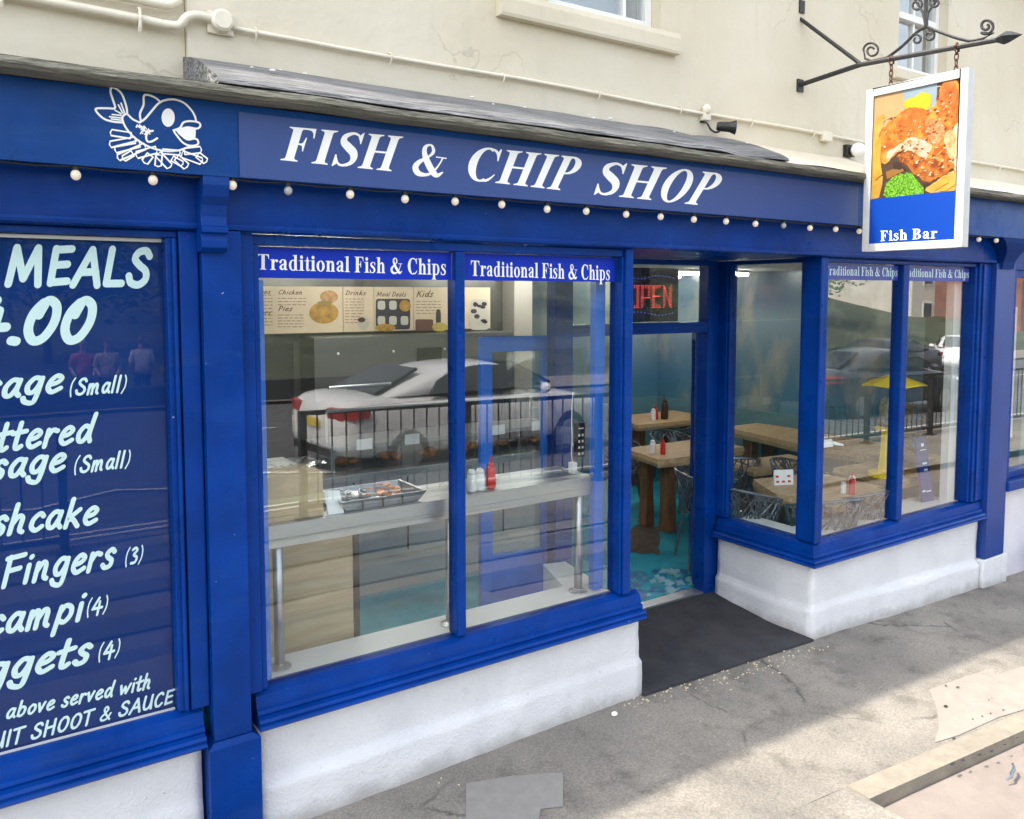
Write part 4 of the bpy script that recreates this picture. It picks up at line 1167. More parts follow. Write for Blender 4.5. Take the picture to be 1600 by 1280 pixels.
m = MB(); m.tube([(-.85, 2.4, 1.36), (1.05, 2.4, 1.36)], .012); m.tube([(-.85, 2.4, 1.13), (-.85, 2.4, 1.36)], .01); m.tube([(1.05, 2.4, 1.13), (1.05, 2.4, 1.36)], .01)
m.build('heat_lamp_rail', STEEL, ct)
FOOD = M('orange fried food', (.55, .20, .05), .6, var=.35, vs=25, bump=.6, bs=40)
rr = random.Random(6)
for i in range(6):
    m = MB(); x = -.7+i*.33; c = (x, 2.36, .955)
    for k in range(5): m.ball((x+rr.uniform(-.07, .07), 2.36+rr.uniform(-.05, .05), .975+rr.uniform(0, .03)), rr.uniform(.025, .04), 8, 6, (1.3, .9, .7))
    tag(m.build('fried_food', FOOD, smooth=True), 'small pile of orange fried food in the heated counter display', 'food', 'fried food in the counter display')
tl = thing('cash_till', 'black cash till on the right end of the serving counter', 'till', (1.0, 2.6, .951))
B('drawer', BLACK, tl, (.85, 2.64, .951, 1.2, 2.9, 1.05), bevel=.008); B('screen', M('till screen', (.03, .05, .07), .15), tl, (.90, 2.70, 1.10, 1.16, 2.72, 1.30), bevel=.006); B('stand', BLACK, tl, (1.01, 2.71, 1.051, 1.05, 2.75, 1.15))
pw = thing('wrapping_paper', 'stack of white wrapping paper on the serving counter', 'paper stack', (-1.3, 2.4, .951))
rr = random.Random(14); m = MB()
for i in range(14): a = rr.uniform(-.012, .012); m.box(-1.5+a, 2.22+a, .952+i*.006, -1.12+a, 2.56+a, .9575+i*.006)
m.build('sheets', WHITE, pw)
for i, (x, h) in enumerate(((-2.05, .30), (-1.93, .24), (-1.81, .34))):
    t_ = thing('cup_stack', ('tall', 'short', 'tallest')[i]+' stack of white paper cups at the left end of the counter', 'cup stack', (x, 2.5, .951))
    m = MB(); m.lathe([(.038, .952)]+[v for k in range(int(h/.03)) for v in ((.047, .975+k*.03), (.044, .978+k*.03))]+[(.047, .965+h), (.001, .96+h)], (x, 2.5, 0), 16); m.build('cups', WHITEP, t_)
for i in range(5):
    t_ = tag(B('price_card', WHITE, None, (-.72+i*.38, 2.162, 1.10, -.60+i*.38, 2.168, 1.175)), 'small white price card on the heated display glass', 'price card', 'price cards on the counter display')
# cooking range at the back
rg = thing('cooking_range', 'dark steel frying range below the menu boards', 'fryer', (-.2, 3.2, .04))
B('cabinet', CST, rg, (-.65, 3.05, .041, 1.3, 3.49, .98), bevel=.01)
B('hood', M('dark steel hood', (.16, .165, .17), .4, .6), rg, (-.65, 3.15, 1.32, 1.3, 3.49, 1.86), bevel=.01)
m = MB()
for i in range(4): m.ball((-.45+i*.5, 3.14, 1.72), .012, 8, 6)
m.build('indicator_lamps', WHITE, rg)
B('display', BLACK, rg, (.28, 3.142, 1.62, .52, 3.149, 1.74))
m = MB(); m.tube([(-.55, 3.10, 1.45), (.0, 3.10, 1.45)], .015); m.build('handle', STEEL, rg)
# beige wooden cabinet below the window shelf
cb = thing('wooden_cabinet', 'pale wood panelled cabinet under the left end of the window shelf', 'cabinet', (-1.85, .55, .04))
m = MB(); m.box(-2.2, .42, .041, -1.50, .95, 1.12); m.build('body', M('pale ash laminate', (.52, .43, .28), .5, col2=(.40, .31, .18), vs=1.6, stretch=(1.5, 1.5, 22)), cb, bevel=.006)
B('edge_strip', BLACK, cb, (-1.498, .415, .041, -1.47, .45, 1.12))
# window shelf
sh = thing('window_shelf', 'stainless steel shelf on three posts behind the long window', 'shelf', (-1.1, .25, .589))
m = MB(); m.box(-2.02, .15, 1.185, -.215, .48, 1.222); m.build('shelf_top', STEEL, sh, bevel=.003)
m = MB(); m.box(-2.02, .143, 1.165, -.215, .1497, 1.224); m.box(-2.02, .147, 1.125, -.215, .152, 1.162); m.build('shelf_edge', STEEL, sh)
for x in (-1.95, -1.10, -.30):
    m = MB(); m.tube([(x, .175, .592), (x, .175, 1.185)], .022, 14); p = m.build('post', STEEL, sh, smooth=True)
    m = MB(); m.lathe([(.05, .5895), (.05, .596), (.028, .605), (.022, .61)], (x, .175, 0), 18); m.build('flange', STEEL, p)
zs = 1.2225
# cardboard box in film
bx = thing('cardboard_box', 'cardboard carton wrapped in clear film at the left end of the shelf', 'box', (-1.83, .28, zs))
CARD = M('corrugated card', (.55, .40, .24), .8, var=.08, vs=12)
B('carton', CARD, bx, (-1.985, .19, zs, -1.735, .40, zs+.20), bevel=.004)
B('tape', M('brown parcel tape', (.62, .50, .30), .35), bx, (-1.99, .1865, zs+.075, -1.73, .1885, zs+.105))
m = MB(); rr = random.Random(3)
top = []
for i in range(9):
    for j in range(7): m.v.append(Vector((-2.0+i*.035, .175+j*.04, zs+.207+rr.uniform(0, .035))))
for i in range(8):
    for j in range(6): a = i*7+j; m.f.append((a, a+7, a+8, a+1))
k0 = len(m.v)
for i in range(9):
    for j in range(6): m.v.append(Vector((-2.0+i*.035, .176+rr.uniform(-.006, .006), zs+.0+j*.042)))
for i in range(8):
    for j in range(5): a = k0+i*6+j; m.f.append((a, a+6, a+7, a+1))
m.build('film', CLEAR, bx, smooth=False)
# white card beside it
cd_ = MB(); cd_.hexa([(-1.715, .185, zs), (-1.64, .185, zs), (-1.645, .195, zs), (-1.71, .195, zs), (-1.715, .235, zs+.10), (-1.64, .235, zs+.09), (-1.64, .24, zs+.09), (-1.715, .24, zs+.10)])
tag(cd_.build('white_card', WHITE), 'small plain white card leaning beside the wrapped carton', 'card')
# metal tray with sachets
ty = thing('metal_tray', 'shallow steel tray of silver and orange sachets on the shelf', 'tray', (-1.45, .30, zs))
m = MB(); m.loft([[(-1.63, .19, zs+.003), (-1.26, .19, zs+.003), (-1.26, .42, zs+.003), (-1.63, .42, zs+.003)], [(-1.66, .165, zs+.052), (-1.23, .165, zs+.052), (-1.23, .45, zs+.052), (-1.66, .45, zs+.052)],
                  [(-1.645, .175, zs+.052), (-1.245, .175, zs+.052), (-1.245, .44, zs+.052), (-1.645, .44, zs+.052)], [(-1.62, .2, zs+.012), (-1.27, .2, zs+.012), (-1.27, .41, zs+.012), (-1.62, .41, zs+.012)]])
m.build('tray', STEEL, ty)
for mat, nm, n, xa, xb in ((STEEL, 'silver_sachets', 30, -1.6, -1.44), (M('orange sachet', (.75, .30, .12), .45), 'orange_sachets', 26, -1.47, -1.31)):
    m = MB()
    for i in range(n):
        x, y, z = rr.uniform(xa, xb), rr.uniform(.22, .40), zs+.02+rr.uniform(0, .045); a = rr.uniform(0, 3.1); u = Vector((math.cos(a), math.sin(a), rr.uniform(-.4, .4)))*.018; v = Vector((-math.sin(a), math.cos(a), rr.uniform(-.4, .4)))*.011
        c = Vector((x, y, z)); m.prism([c-u-v, c+u-v, c+u+v, c-u+v], (0, 0, .003))
    m.build(nm, mat, ty)['kind'] = 'stuff'
m = MB()
for i in range(3): m.box(-1.56+i*.1, .166, zs+.005, -1.553+i*.1, .172, zs+.04)
m.build('tray_ribs', BLACK, ty)


def shaker(x, y, z, label, group, s=1.0):
    t = thing('salt_shaker', label, 'shaker', (x, y, z), group)
    m = MB(); m.lathe([(.024*s, z), (.026*s, z+.01), (.024*s, z+.07*s), (.022*s, z+.09*s)], (x, y, 0), 16); m.build('body', WHITE, t, smooth=True)
    m = MB(); m.lathe([(.0225*s, z+.09*s), (.022*s, z+.10*s), (.014*s, z+.112*s), (.001, z+.115*s)], (x, y, 0), 16); m.build('cap', WHITEP, t, smooth=True)
    return t


RED = M('red ketchup plastic', (.62, .02, .02), .35); BROWN = M('dark sauce plastic', (.05, .02, .012), .3)


def bottle(x, y, z, label, mat, group, s=1.0):
    t = thing('sauce_bottle', label, 'sauce bottle', (x, y, z), group)
    m = MB(); m.lathe([(.026*s, z), (.029*s, z+.012), (.029*s, z+.06*s), (.026*s, z+.075*s), (.028*s, z+.09*s), (.026*s, z+.115*s), (.018*s, z+.13*s)], (x, y, 0), 18); m.build('body', mat, t, smooth=True)
    m = MB(); m.lathe([(.019*s, z+.1305*s), (.017*s, z+.145*s), (.007*s, z+.15*s), (.003*s, z+.19*s), (.001, z+.191*s)], (x, y, 0), 14); m.build('nozzle', mat, t, smooth=True)
    return t


bottle(onY(767, 760, .215).x, .215, zs, 'red squeezy ketchup bottle on the steel window shelf', RED, 'sauce bottles', s=.88)
shaker(onY(737, 760, .205).x, .205, zs, 'white shaker on the steel shelf, touching the window mullion', 'white shakers'); shaker(onY(750, 760, .205).x, .205, zs, 'white shaker next to the red ketchup bottle on the steel shelf', 'white shakers')
# black notice with white dots, and a white socket box with its cord
kp = thing('opening_notice', 'black upright keypad box with rows of white dots by the shelf end', 'keypad', (-.30, .30, 1.30))
B('case', BLACK, kp, (-.262, .24, 1.31, -.205, .27, 1.50), bevel=.004)
m = MB()
for i in range(2):
    for j in range(4): m.box(-.253+i*.024, .2385, 1.325+j*.034, -.242+i*.024, .2395, 1.338+j*.034)
m.box(-.252, .2385, 1.468, -.217, .2395, 1.474); m.build('buttons', WHITE, kp)
sk_ = thing('socket_box', 'small white plug with thin cord standing on the shelf end', 'plug', (-.30, .30, zs))
B('plug', WHITEP, sk_, (-.30, .23, zs, -.265, .27, zs+.065), bevel=.006)
m = MB(); m.tube(cr([(-.285, .25, zs+.06), (-.288, .255, zs+.12), (-.28, .26, zs+.2), (-.292, .25, zs+.30), (-.285, .25, zs+.45)]), .003, 6); m.build('cord', WHITEP, sk_)

# ============================================================ DINING ROOM
LEG = M('rustic leg wood', (.26, .12, .05), .6, col2=(.13, .06, .025), vs=3, stretch=(14, 14, 2), bump=.3, bs=30)


def slab_table(name, label, poly, z, th, legs, group='rustic wooden tables'):
    c = sum((Vector((*p, 0)) for p in poly), Vector())/len(poly)
    t = thing('dining_table', label, 'table', (c.x, c.y, .04), group)
    q = cr([(x, y, 0) for x, y in poly], 4, True) if len(poly) > 6 else [Vector((x, y, 0)) for x, y in poly]
    rg = random.Random(len(label)); P = []
    n = 8
    for i in range(len(poly)):
        a, b = Vector(poly[i]), Vector(poly[(i+1) % len(poly)])
        for k in range(n): w = a.lerp(b, k/n); P.append((w.x+rg.uniform(-.008, .008), w.y+rg.uniform(-.008, .008)))
    m = MB(); m.loft([[(x*1+(c.x-x)*.03, y+(c.y-y)*.03, z-th) for x, y in P], [(x, y, z-th*.5) for x, y in P], [(x+(c.x-x)*.015, y+(c.y-y)*.015, z) for x, y in P]])
    m.build('tabletop', TIMB, t)
    for (x, y, w, d) in legs:
        m = MB(); m.loft([[(x-w*1.08, y-d*1.08, .041), (x+w*1.08, y-d*1.08, .041), (x+w*1.08, y+d*1.08, .041), (x-w*1.08, y+d*1.08, .041)], [(x-w*.9, y-d*.95, .35), (x+w*.95, y-d*.9, .35), (x+w*.9, y+d*.9, .35), (x-w*.95, y+d*.95, .35)],
                          [(x-w, y-d, z-th), (x+w, y-d, z-th), (x+w, y+d, z-th), (x-w, y+d, z-th)]])
        m.build('leg', LEG, t, bevel=.008)
    return t


slab_table('t', 'thick live-edged wooden table seen through the open doorway', [(1.98, 1.92), (2.42, 1.86), (3.1, 1.92), (3.12, 2.48), (2.1, 2.50)], .77, .075, [(2.30, 2.12, .05, .06), (2.30, 2.40, .05, .05), (2.95, 2.12, .05, .06), (2.95, 2.38, .05, .05)])
slab_table('t', 'far wooden table against the mural at the back of the dining room', [(3.15, 3.45), (4.30, 3.40), (4.35, 4.1), (3.25, 4.1)], .77, .07, [(3.35, 3.65, .05, .06), (4.1, 3.65, .05, .06), (3.4, 3.95, .05, .05), (4.1, 3.95, .05, .05)])
slab_table('t', 'pale thick wooden table nearest the bay window', [(1.90, .62), (2.05, .22), (2.78, .24), (2.82, .92), (2.15, 1.05)], .74, .085, [(2.16, .45, .05, .05), (2.62, .42, .06, .05), (2.2, .88, .05, .05), (2.64, .80, .05, .05)])
slab_table('t', 'long narrow wooden table along the mural wall beside the bay', [(3.62, 1.62), (3.86, 2.85), (4.40, 2.85), (4.40, 1.0), (3.72, 1.0)], .77, .085, [(3.85, 1.3, .06, .06), (4.25, 1.3, .05, .05), (4.0, 2.6, .06, .06), (4.28, 2.6, .05, .05)])
slab_table('t', 'dark-edged wooden table in the right-hand corner of the bay window', [(2.98, .34), (4.30, .30), (4.36, .86), (3.02, .92)], .75, .075, [(3.2, .5, .05, .05), (4.1, .5, .05, .05), (3.2, .78, .05, .05), (4.1, .76, .05, .05)])
slab_table('t', 'low wooden bench top behind the pale table in the bay', [(2.55, 1.35), (3.3, 1.25), (3.36, 1.62), (2.62, 1.72)], .72, .07, [(2.75, 1.45, .05, .05), (3.2, 1.4, .05, .05), (2.75, 1.6, .05, .05), (3.2, 1.54, .05, .05)])
# condiments
bottle(2.19, 2.08, .77, 'red ketchup bottle on the doorway table', RED, 'sauce bottles', .85); shaker(2.14, 2.16, .77, 'white shaker on the doorway table', 'white shakers', 1.1)
bottle(3.72, 3.62, .77, 'dark brown sauce bottle on the far table by the mural', BROWN, 'sauce bottles', 1.5); bottle(3.62, 3.66, .77, 'red ketchup bottle on the far table by the mural', RED, 'sauce bottles', 1.0); shaker(3.54, 3.62, .77, 'white shaker on the far table by the mural', 'white shakers', 1.2)
bottle(2.36, .30, .74, 'red ketchup bottle on the pale bay table', RED, 'sauce bottles', .86); shaker(2.42, .34, .74, 'white shaker right of the ketchup on the pale bay table', 'white shakers', 1.1); shaker(2.33, .35, .74, 'white shaker half hidden left of the ketchup on the pale bay table', 'white shakers', .8)
mh = thing('menu_holder', 'small white menu card holder with red marks on the pale table', 'menu holder', (2.18, .80, .74))
m = MB(); m.hexa([(2.12, .80, .741), (2.27, .74, .741), (2.28, .77, .741), (2.13, .83, .741), (2.13, .815, .855), (2.28, .755, .855), (2.282, .76, .855), (2.132, .82, .855)]); m.build('card', WHITE, mh)
m = MB()
for i in range(3):
    for j in range(2):
        if (i, j) != (1, 1): x = 2.135+i*.046; y = .797-i*.0184+j*.006; m.hexa([(x, y-.004, .76+j*.04), (x+.022, y-.0128, .76+j*.04), (x+.022, y-.0108, .76+j*.04), (x, y-.002, .76+j*.04), (x, y-.001, .775+j*.04), (x+.022, y-.0098, .775+j*.04), (x+.022, y-.0078, .775+j*.04), (x, y+.001, .775+j*.04)])
m.build('red_marks', RED, mh)
# yellow stand with a small yellow parasol
YEL = M('yellow painted plastic', (.90, .66, .02), .4)
ys = thing('yellow_stand', 'yellow pedestal display with a little yellow parasol on the corner table', 'display stand', (3.12, .50, .7505))
m = MB(); m.loft([[(3.12+.16*math.cos(a)*1.1, .5+.12*math.sin(a), z) for a in [i*math.pi/8 for i in range(16)]] for z in (.7505, .785)]); m.build('base', YEL, ys, bevel=.004)
m = MB(); m.loft([[(3.10-w, .5-w*.7, z), (3.10+w, .5-w*.7, z), (3.10+w, .5+w*.7, z), (3.10-w, .5+w*.7, z)] for z, w in ((.786, .05), (.95, .036), (1.12, .032))]); m.build('pillar', YEL, ys, bevel=.006)
m = MB(); m.loft([[(3.10-w, .5-w*.8, z), (3.10+w, .5-w*.8, z), (3.10+w, .5+w*.8, z), (3.10-w, .5+w*.8, z)] for z, w in ((1.121, .07), (1.15, .075))]); m.build('tray', YEL, ys, bevel=.005)
m = MB(); m.lathe([(.05, 1.151), (.065, 1.19), (.05, 1.25), (.06, 1.30), (.045, 1.36), (.015, 1.39)], (3.10, .5, 0), 14); m.build('figure', M('mottled figure paint', (.35, .30, .22), .6, col2=(.07, .16, .10), vs=25), ys, smooth=True)
m = MB(); m.tube([(3.17, .5, 1.15), (3.19, .5, 1.53)], .008); m.build('pole', WHITEP, ys)
m = MB(); n = 8; ctr = Vector((3.20, .5, 1.575)); rim = [ctr+Vector((.29*math.cos(i*2*math.pi/n), .22*math.sin(i*2*math.pi/n), -.075-(.02 if i % 2 else 0))) for i in range(n)]
m.v = [ctr, ctr-Vector((0, 0, .012))]+rim+[p-Vector((0, 0, .012)) for p in rim]
for i in range(n): j = (i+1) % n; m.f += [(0, 2+i, 2+j), (1, 2+n+j, 2+n+i), (2+i, 2+n+i, 2+n+j, 2+j)]
m.build('parasol', YEL, ys)
# plants behind the yellow stand, blue poster board, small white hand-shaped sticker
m = MB(); rr = random.Random(12)
pl = thing('dried_plant', 'bushy brown and green dried plant on the corner table', 'plant', (3.6, .62, .7505))
m.lathe([(.07, .7505), (.09, .80), (.08, .86), (.001, .86)], (3.6, .62, 0), 14); m.build('pot', BROWN, pl)
m = MB()
for i in range(420):
    a = rr.uniform(0, 6.28); r = rr.uniform(.02, .26)*rr.random()**.4; c = Vector((3.6+r*math.cos(a), .62+r*.7*math.sin(a), .88+rr.uniform(0, .42))); u = Vector((rr.uniform(-1, 1), rr.uniform(-1, 1), rr.uniform(-1, 1))).normalized()*.022; v = u.orthogonal().normalized()*.009
    m.poly([c-u, c+v, c+u, c-v])
m.build('leaves', M('dry leaves', (.16, .13, .04), .7, col2=(.30, .17, .06), vs=12), pl, fix=False)
pb = thing('poster_board', 'dark blue leaning notice board with a white symbol in the bay corner', 'notice board', (3.2, .2, .59))
m = MB(); m.hexa([(3.13, .19, .5895), (3.285, .19, .5895), (3.285, .21, .5895), (3.13, .21, .5895), (3.15, .28, 1.08), (3.285, .28, 1.08), (3.285, .30, 1.08), (3.15, .30, 1.08)]); m.build('board', M('poster navy', (.005, .03, .20), .5), pb)
m = MB()
def pbp(u, v): return Vector((3.02+.26*u, .1885+.09*v, .5895+.4905*v))
for (u0, u1, v, h) in ((.72, .86, .86, .05), (.62, .95, .80, .012), (.66, .9, .58, .03), (.70, .88, .48, .03), (.45, .62, .16, .028), (.66, .9, .15, .02)):
    m.poly([pbp(u0, v), pbp(u1, v), pbp(u1, v+h), pbp(u0, v+h)])
m.build('white_marks', PALE, pb, fix=False)
m = MB(); c = onY(1290, 692, .0532)
for px in ([(1284, 688), (1300, 686), (1302, 698), (1284, 700)], [(1300, 689), (1318, 694), (1318, 697), (1300, 695)]): m.prism([onY(x, y, .0535) for x, y in px], (0, .002, 0))
tag(m.build('window_sticker', WHITE), 'small white pointing sticker low on the bay window glass', 'sticker')

# woven wire-look chairs
WIRE = M('clear grey woven chair plastic', (.11, .12, .14), .2, .3)


def make_chair(label):
    t = thing('lattice_chair', label, 'chair', (0, 0, 0), 'woven lattice chairs')
    rg = random.Random(77); m = MB(); b = MB()

    def sh(a, h):                              # tub surface: angle a (0 = back), height fraction h
        back = .5+.5*math.cos(a); top = .17+.15*back; r = .20+.06*h
        return Vector((r*math.sin(a), -r*math.cos(a)*-1, .44+top*h))
    for i in range(95):
        a0 = rg.uniform(-2.2, 2.2); h0 = rg.choice([0, rg.random()]); a1 = a0+rg.uniform(-1.0, 1.0); a1 = max(-2.3, min(2.3, a1)); h1 = rg.choice([1, rg.random()])
        m.tube([sh(a0+(a1-a0)*k/4, h0+(h1-h0)*k/4) for k in range(5)], .0062, 5)
    m.tube([sh(-2.3+4.6*k/20, 1) for k in range(21)], .010, 6); m.tube([sh(-2.3+4.6*k/20, 0) for k in range(21)], .009, 6)
    for s in (-2.3, 2.3): m.tube([sh(s, k/3) for k in range(4)], .009, 5)
    m.build('backrest', WIRE, t)
    for i in range(40):
        a0 = rg.uniform(0, 6.28); a1 = a0+rg.uniform(1.2, 4.2)
        b.tube([(.2*math.cos(a0), .2*math.sin(a0), .44), (.1*math.cos((a0+a1)/2), .1*math.sin((a0+a1)/2), .425), (.2*math.cos(a1), .2*math.sin(a1), .44)], .0065, 5)
    b.tube([(.2*math.cos(k*.3142), .2*math.sin(k*.3142), .44) for k in range(21)], .010, 6)
    b.build('seat', WIRE, t)
    for sx in (-1, 1):
        for sy in (-1, 1):
            l = MB(); l.tube([(.14*sx, .14*sy, .435), (.20*sx, .20*sy, .0)], [.014, .010], 8); l.build('leg', WIRE, t)
    return t


ch0 = make_chair('woven grey lattice chair left of the pale bay table, nearest the side pane')
ch0.location = (1.80, .80, .041); ch0.rotation_euler = (0, 0, R_(100))
for x, y, a, lb in ((2.02, .30, 160, 'woven grey lattice chair at the bay corner in front of the pale table'), (2.45, .10+.22, 185, 'woven grey lattice chair low behind the front bay glass'),
                    (1.92, 1.30, 60, 'woven grey lattice chair between the door jamb and the pale table'), (2.62, 1.68, 150, 'woven grey lattice chair in front of the doorway table'),
                    (3.0, 2.72, 10, 'woven grey lattice chair behind the doorway table, right side'), (2.25, 2.78, -10, 'woven grey lattice chair behind the doorway table, left side'), (3.75, 3.10, 170, 'woven grey lattice chair before the far mural table'), (2.80, 1.05, 20, 'woven grey lattice chair behind the pale bay table')):
    dup(ch0, (x, y, .041), lb, R_(a))

# sea pictures printed on the floor: turtle, coral by the door
m = MB()
def fl(px, py, z=.0432): return onZ(px, py, z)
m.poly([fl(1006+26*math.cos(k*.35), 842+24*math.sin(k*.35)) for k in range(18)])
for q in ([(985, 850), (996, 846), (1000, 858), (984, 864)], [(1022, 826), (1034, 816), (1036, 826), (1026, 834)], [(1020, 856), (1032, 860), (1028, 868), (1016, 862)]): m.poly([fl(*p, .0436) for p in q])
m.build('turtle_print', M('turtle print', (.06, .045, .035), .3, col2=(.16, .13, .10), vs=14), SHOP, fix=False)
rr = random.Random(31)
for nm, mat, n, hk in (('coral_print', M('blue coral print', (.01, .10, .30), .3), 34, 0.0), ('coral_print', M('teal coral print', (.02, .28, .36), .3), 26, .0003), ('coral_print', M('pale coral print', (.25, .45, .52), .3), 20, .0006)):
    m = MB()
    for i in range(n):
        px = rr.uniform(985, 1095); py = 912+rr.uniform(-14, 26)-(px-985)*.16; r = rr.uniform(3, 9); o = rr.uniform(0, 6)
        m.poly([fl(px+r*(1+.35*math.sin(3*k+o))*math.cos(k*.7), py+r*.6*(1+.35*math.sin(3*k+o))*math.sin(k*.7), .0445+hk+i*.00001) for k in range(9)])
    m.build(nm, mat, SHOP, fix=False)['kind'] = 'stuff'

# ============================================================ FITTINGS OUTSIDE
# LED sign in the fanlight
led = thing('open_sign', 'dark LED sign reading OPEN in red behind the fanlight', 'LED sign', (.92, .93, 2.02))
B('case', M('dark led board', (.03, .028, .03), .4), led, (.66, .925, 2.015, 1.19, .955, 2.385), bevel=.006)
LED = M('red led', (.6, .03, .03), .4, emit=(1.0, .10, .08), estr=.5); LEDB = M('blue led', (.05, .06, .3), .4, emit=(.2, .25, 1.0), estr=.12)
m = MB()


def ledline(pts, mb, step=.0165, r=.0022):
    for a, b in zip(pts, pts[1:]):
        a, b = Vector(a), Vector(b); n = max(1, int((b-a).length/step))
        for k in range(n+1):
            p = a.lerp(b, k/n); mb.box(p.x-r, .9205, p.y-r, p.x+r, .9245, p.y+r)


zb, zt = 2.115, 2.262
def lx(u): return .735+.103*u
for i, pts in enumerate(([(0, 0), (0, 1), (.72, 1), (.72, 0), (0, 0)], [(1, 0), (1, 1), (1.72, 1), (1.72, .45), (1, .45)], [(2.72, 1), (2.0, 1), (2.0, 0), (2.72, 0)], [(2.0, .52), (2.6, .52)], [(3.0, 0), (3.0, 1), (3.7, 0), (3.7, 1)])):
    for o in (0, .013):
        ledline([(lx(u)+(o if u % 1 < .4 else -o), zb+(zt-zb)*v+(o if v < .4 else (-o if v > .6 else 0))) for u, v in pts], m)
m.build('lettering', LED, led)
m = MB()
for i in range(14):
    x = .70+i*.033; m.box(x, .9205, 2.068+.012*math.sin(i*.5), x+.007, .9245, 2.075+.012*math.sin(i*.5)); m.box(x, .9205, 2.318-.012*math.sin(i*.5), x+.007, .9245, 2.325-.012*math.sin(i*.5))
m.build('border_lights', LEDB, led)

# door mat
mt = MB(); n = 14
for i in range(n+1):
    for j in range(n+1):
        x = .0+1.485*i/n; y = -.035+.87*j/n
        z = (gz(x) if y < .3 else gz(x)*(1-(y-.3)/.66)+.03*max(0, (y-.3)/.66))+.017
        mt.v.append(Vector((x, y, z)))
for i in range(n):
    for j in range(n): a = i*(n+1)+j; mt.f.append((a, a+n+1, a+n+2, a+1))
k = len(mt.v)
edge = [i*(n+1) for i in range(n+1)]+[n*(n+1)+j for j in range(1, n+1)]+[i*(n+1)+n for i in range(n-1, -1, -1)]+[j for j in range(n-1, 0, -1)]
for e in edge: mt.v.append(mt.v[e]-Vector((0, 0, .022)))
for i in range(len(edge)): j = (i+1) % len(edge); mt.f.append((edge[i], edge[j], k+j, k+i))
tag(mt.build('door_mat', M('charcoal ribbed matting', (.02, .022, .027), .95, col2=(.05, .051, .055), vs=5, thr=(.3, .75), det=9, bump=1.0, bs=230, bdist=.004)), 'charcoal ribbed mat filling the recessed doorway', 'door mat')

# festoon lights under the fascia
fs = thing('festoon_lights', 'string of small warm globe bulbs under the fascia edge', 'string lights', (0, -.12, 2.60))
m = MB(); pts = []
NB = range(-12, 17)
bx_ = [-.01+.2455*i for i in NB]
for x in bx_: pts += [(x-.12, -.118, 2.626), (x, -.126, 2.631)]
m.tube(pts, .0035, 5); m.build('cable', BLACK, fs)
BULB = M('warm lit bulb', (.50, .46, .40), .12, emit=(1.0, .84, .62), estr=.08, coat=.4); OFF = M('unlit bulb glass', (.35, .36, .34), .08, coat=.5)
rr = random.Random(1)
for i, x in zip(NB, bx_):
    if x > 3.8 or 1.6 < x < 1.62: continue
    dx = rr.uniform(-.006, .006)+(.028 if i == -9 else 0); z = 2.604+rr.uniform(-.004, .003)
    m = MB(); m.ball((x+dx, -.128, z), .0165, 14, 10, (1, 1, 1.08)); b = m.build('bulb', OFF if i in (-8, 4) else BULB, fs, smooth=True)
    m = MB(); m.lathe([(.011, z+.016), (.012, z+.02), (.012, z+.038), (.004, z+.042)], (x+dx, -.128, 0), 10); m.build('socket', BLACK, b)

# cream pipes, boxes and clips on the upper wall
PIPE = M('cream painted pipe', (.70, .645, .52), .6, var=.08, vs=6)


def yw(x): return YW if x > -2.24 else YW+.03


m = MB(); pts = [(x, YW-.02, 3.287-.012*noise.noise(Vector((x, 0, 0)))-.004*x) for x in [-2.10+.25*i for i in range(46)]]
p = thing('wall_conduit', 'long thin cream conduit clipped along the upper wall', 'conduit', (0, YW, 3.28))
m.tube(pts, .0105, 8); m.build('pipe', PIPE, p, smooth=True)
for i in range(16):
    x = -1.97+.62*i; z = 3.287-.004*x
    m = MB(); m.tube([(x, YW-.001, z+.02), (x, YW-.028, z+.012), (x, YW-.034, z), (x, YW-.028, z-.018), (x, YW-.015, z-.035)], .0045, 6); m.build('clip', PIPE, p)
p = thing('wall_pipe', 'upper cream pipe bending upwards at the wall joint', 'pipe', (-2.5, YW, 3.3))
m = MB(); m.tube([(-5, .27, 3.375), (-2.42, .27, 3.345)]+cr([(-2.36, .27, 3.342), (-2.31, .27, 3.345), (-2.275, .27, 3.37), (-2.27, .27, 3.42)], 5)+[(-2.27, .27, 4.6)], .019, 10); m.build('pipe', PIPE, p, smooth=True)
p = thing('wall_pipe', 'lower cream pipe stepping round the wall joint into the round box', 'pipe', (-2.5, YW, 3.25))
m = MB(); m.tube([(-5, .275, 3.325), (-2.40, .275, 3.272)]+cr([(-2.33, .272, 3.266), (-2.275, .262, 3.27), (-2.245, .25, 3.305), (-2.20, .25, 3.318), (-2.15, .255, 3.315)], 5), .018, 10); m.build('pipe', PIPE, p, smooth=True)
for x in (-2.88, -2.42):
    z = 3.30-.02*(x+2.9)-.01; m = MB(); m.tube([(x, .30, z+.04), (x, .255, z+.025), (x, .248, z-.01), (x, .255, z-.045), (x, .262, z-.06)], .007, 6); m.build('clip', PIPE, p)
jb = thing('junction_box', 'cream round junction box where the conduit starts on the wall', 'junction box', (-2.11, YW, 3.31))
B('back_plate', PIPE, jb, (-2.165, YW-.02, 3.262, -2.06, YW-.0005, 3.352), bevel=.008)
m = MB(); m.loft([[(-2.112+r*math.cos(k*.3142), y, 3.312+r*math.sin(k*.3142)) for k in range(20)] for y, r in ((YW-.021, .046), (YW-.05, .044), (YW-.06, .034))]); m.build('lid', PIPE, jb, smooth=False)
for x, z, lb in ((.72, 3.30, 'white round alarm box above the black floodlight'), ):
    a = thing('alarm_box', lb, 'alarm box', (x, YW, z))
    m = MB(); m.ball((x, YW-.03, z+.005), .029, 16, 10, (1, .8, 1.1)); m.build('dome', PIPE, a, smooth=True); B('base', PIPE, a, (x-.03, YW-.04, z-.06, x+.03, YW-.0005, z-.02), bevel=.006)
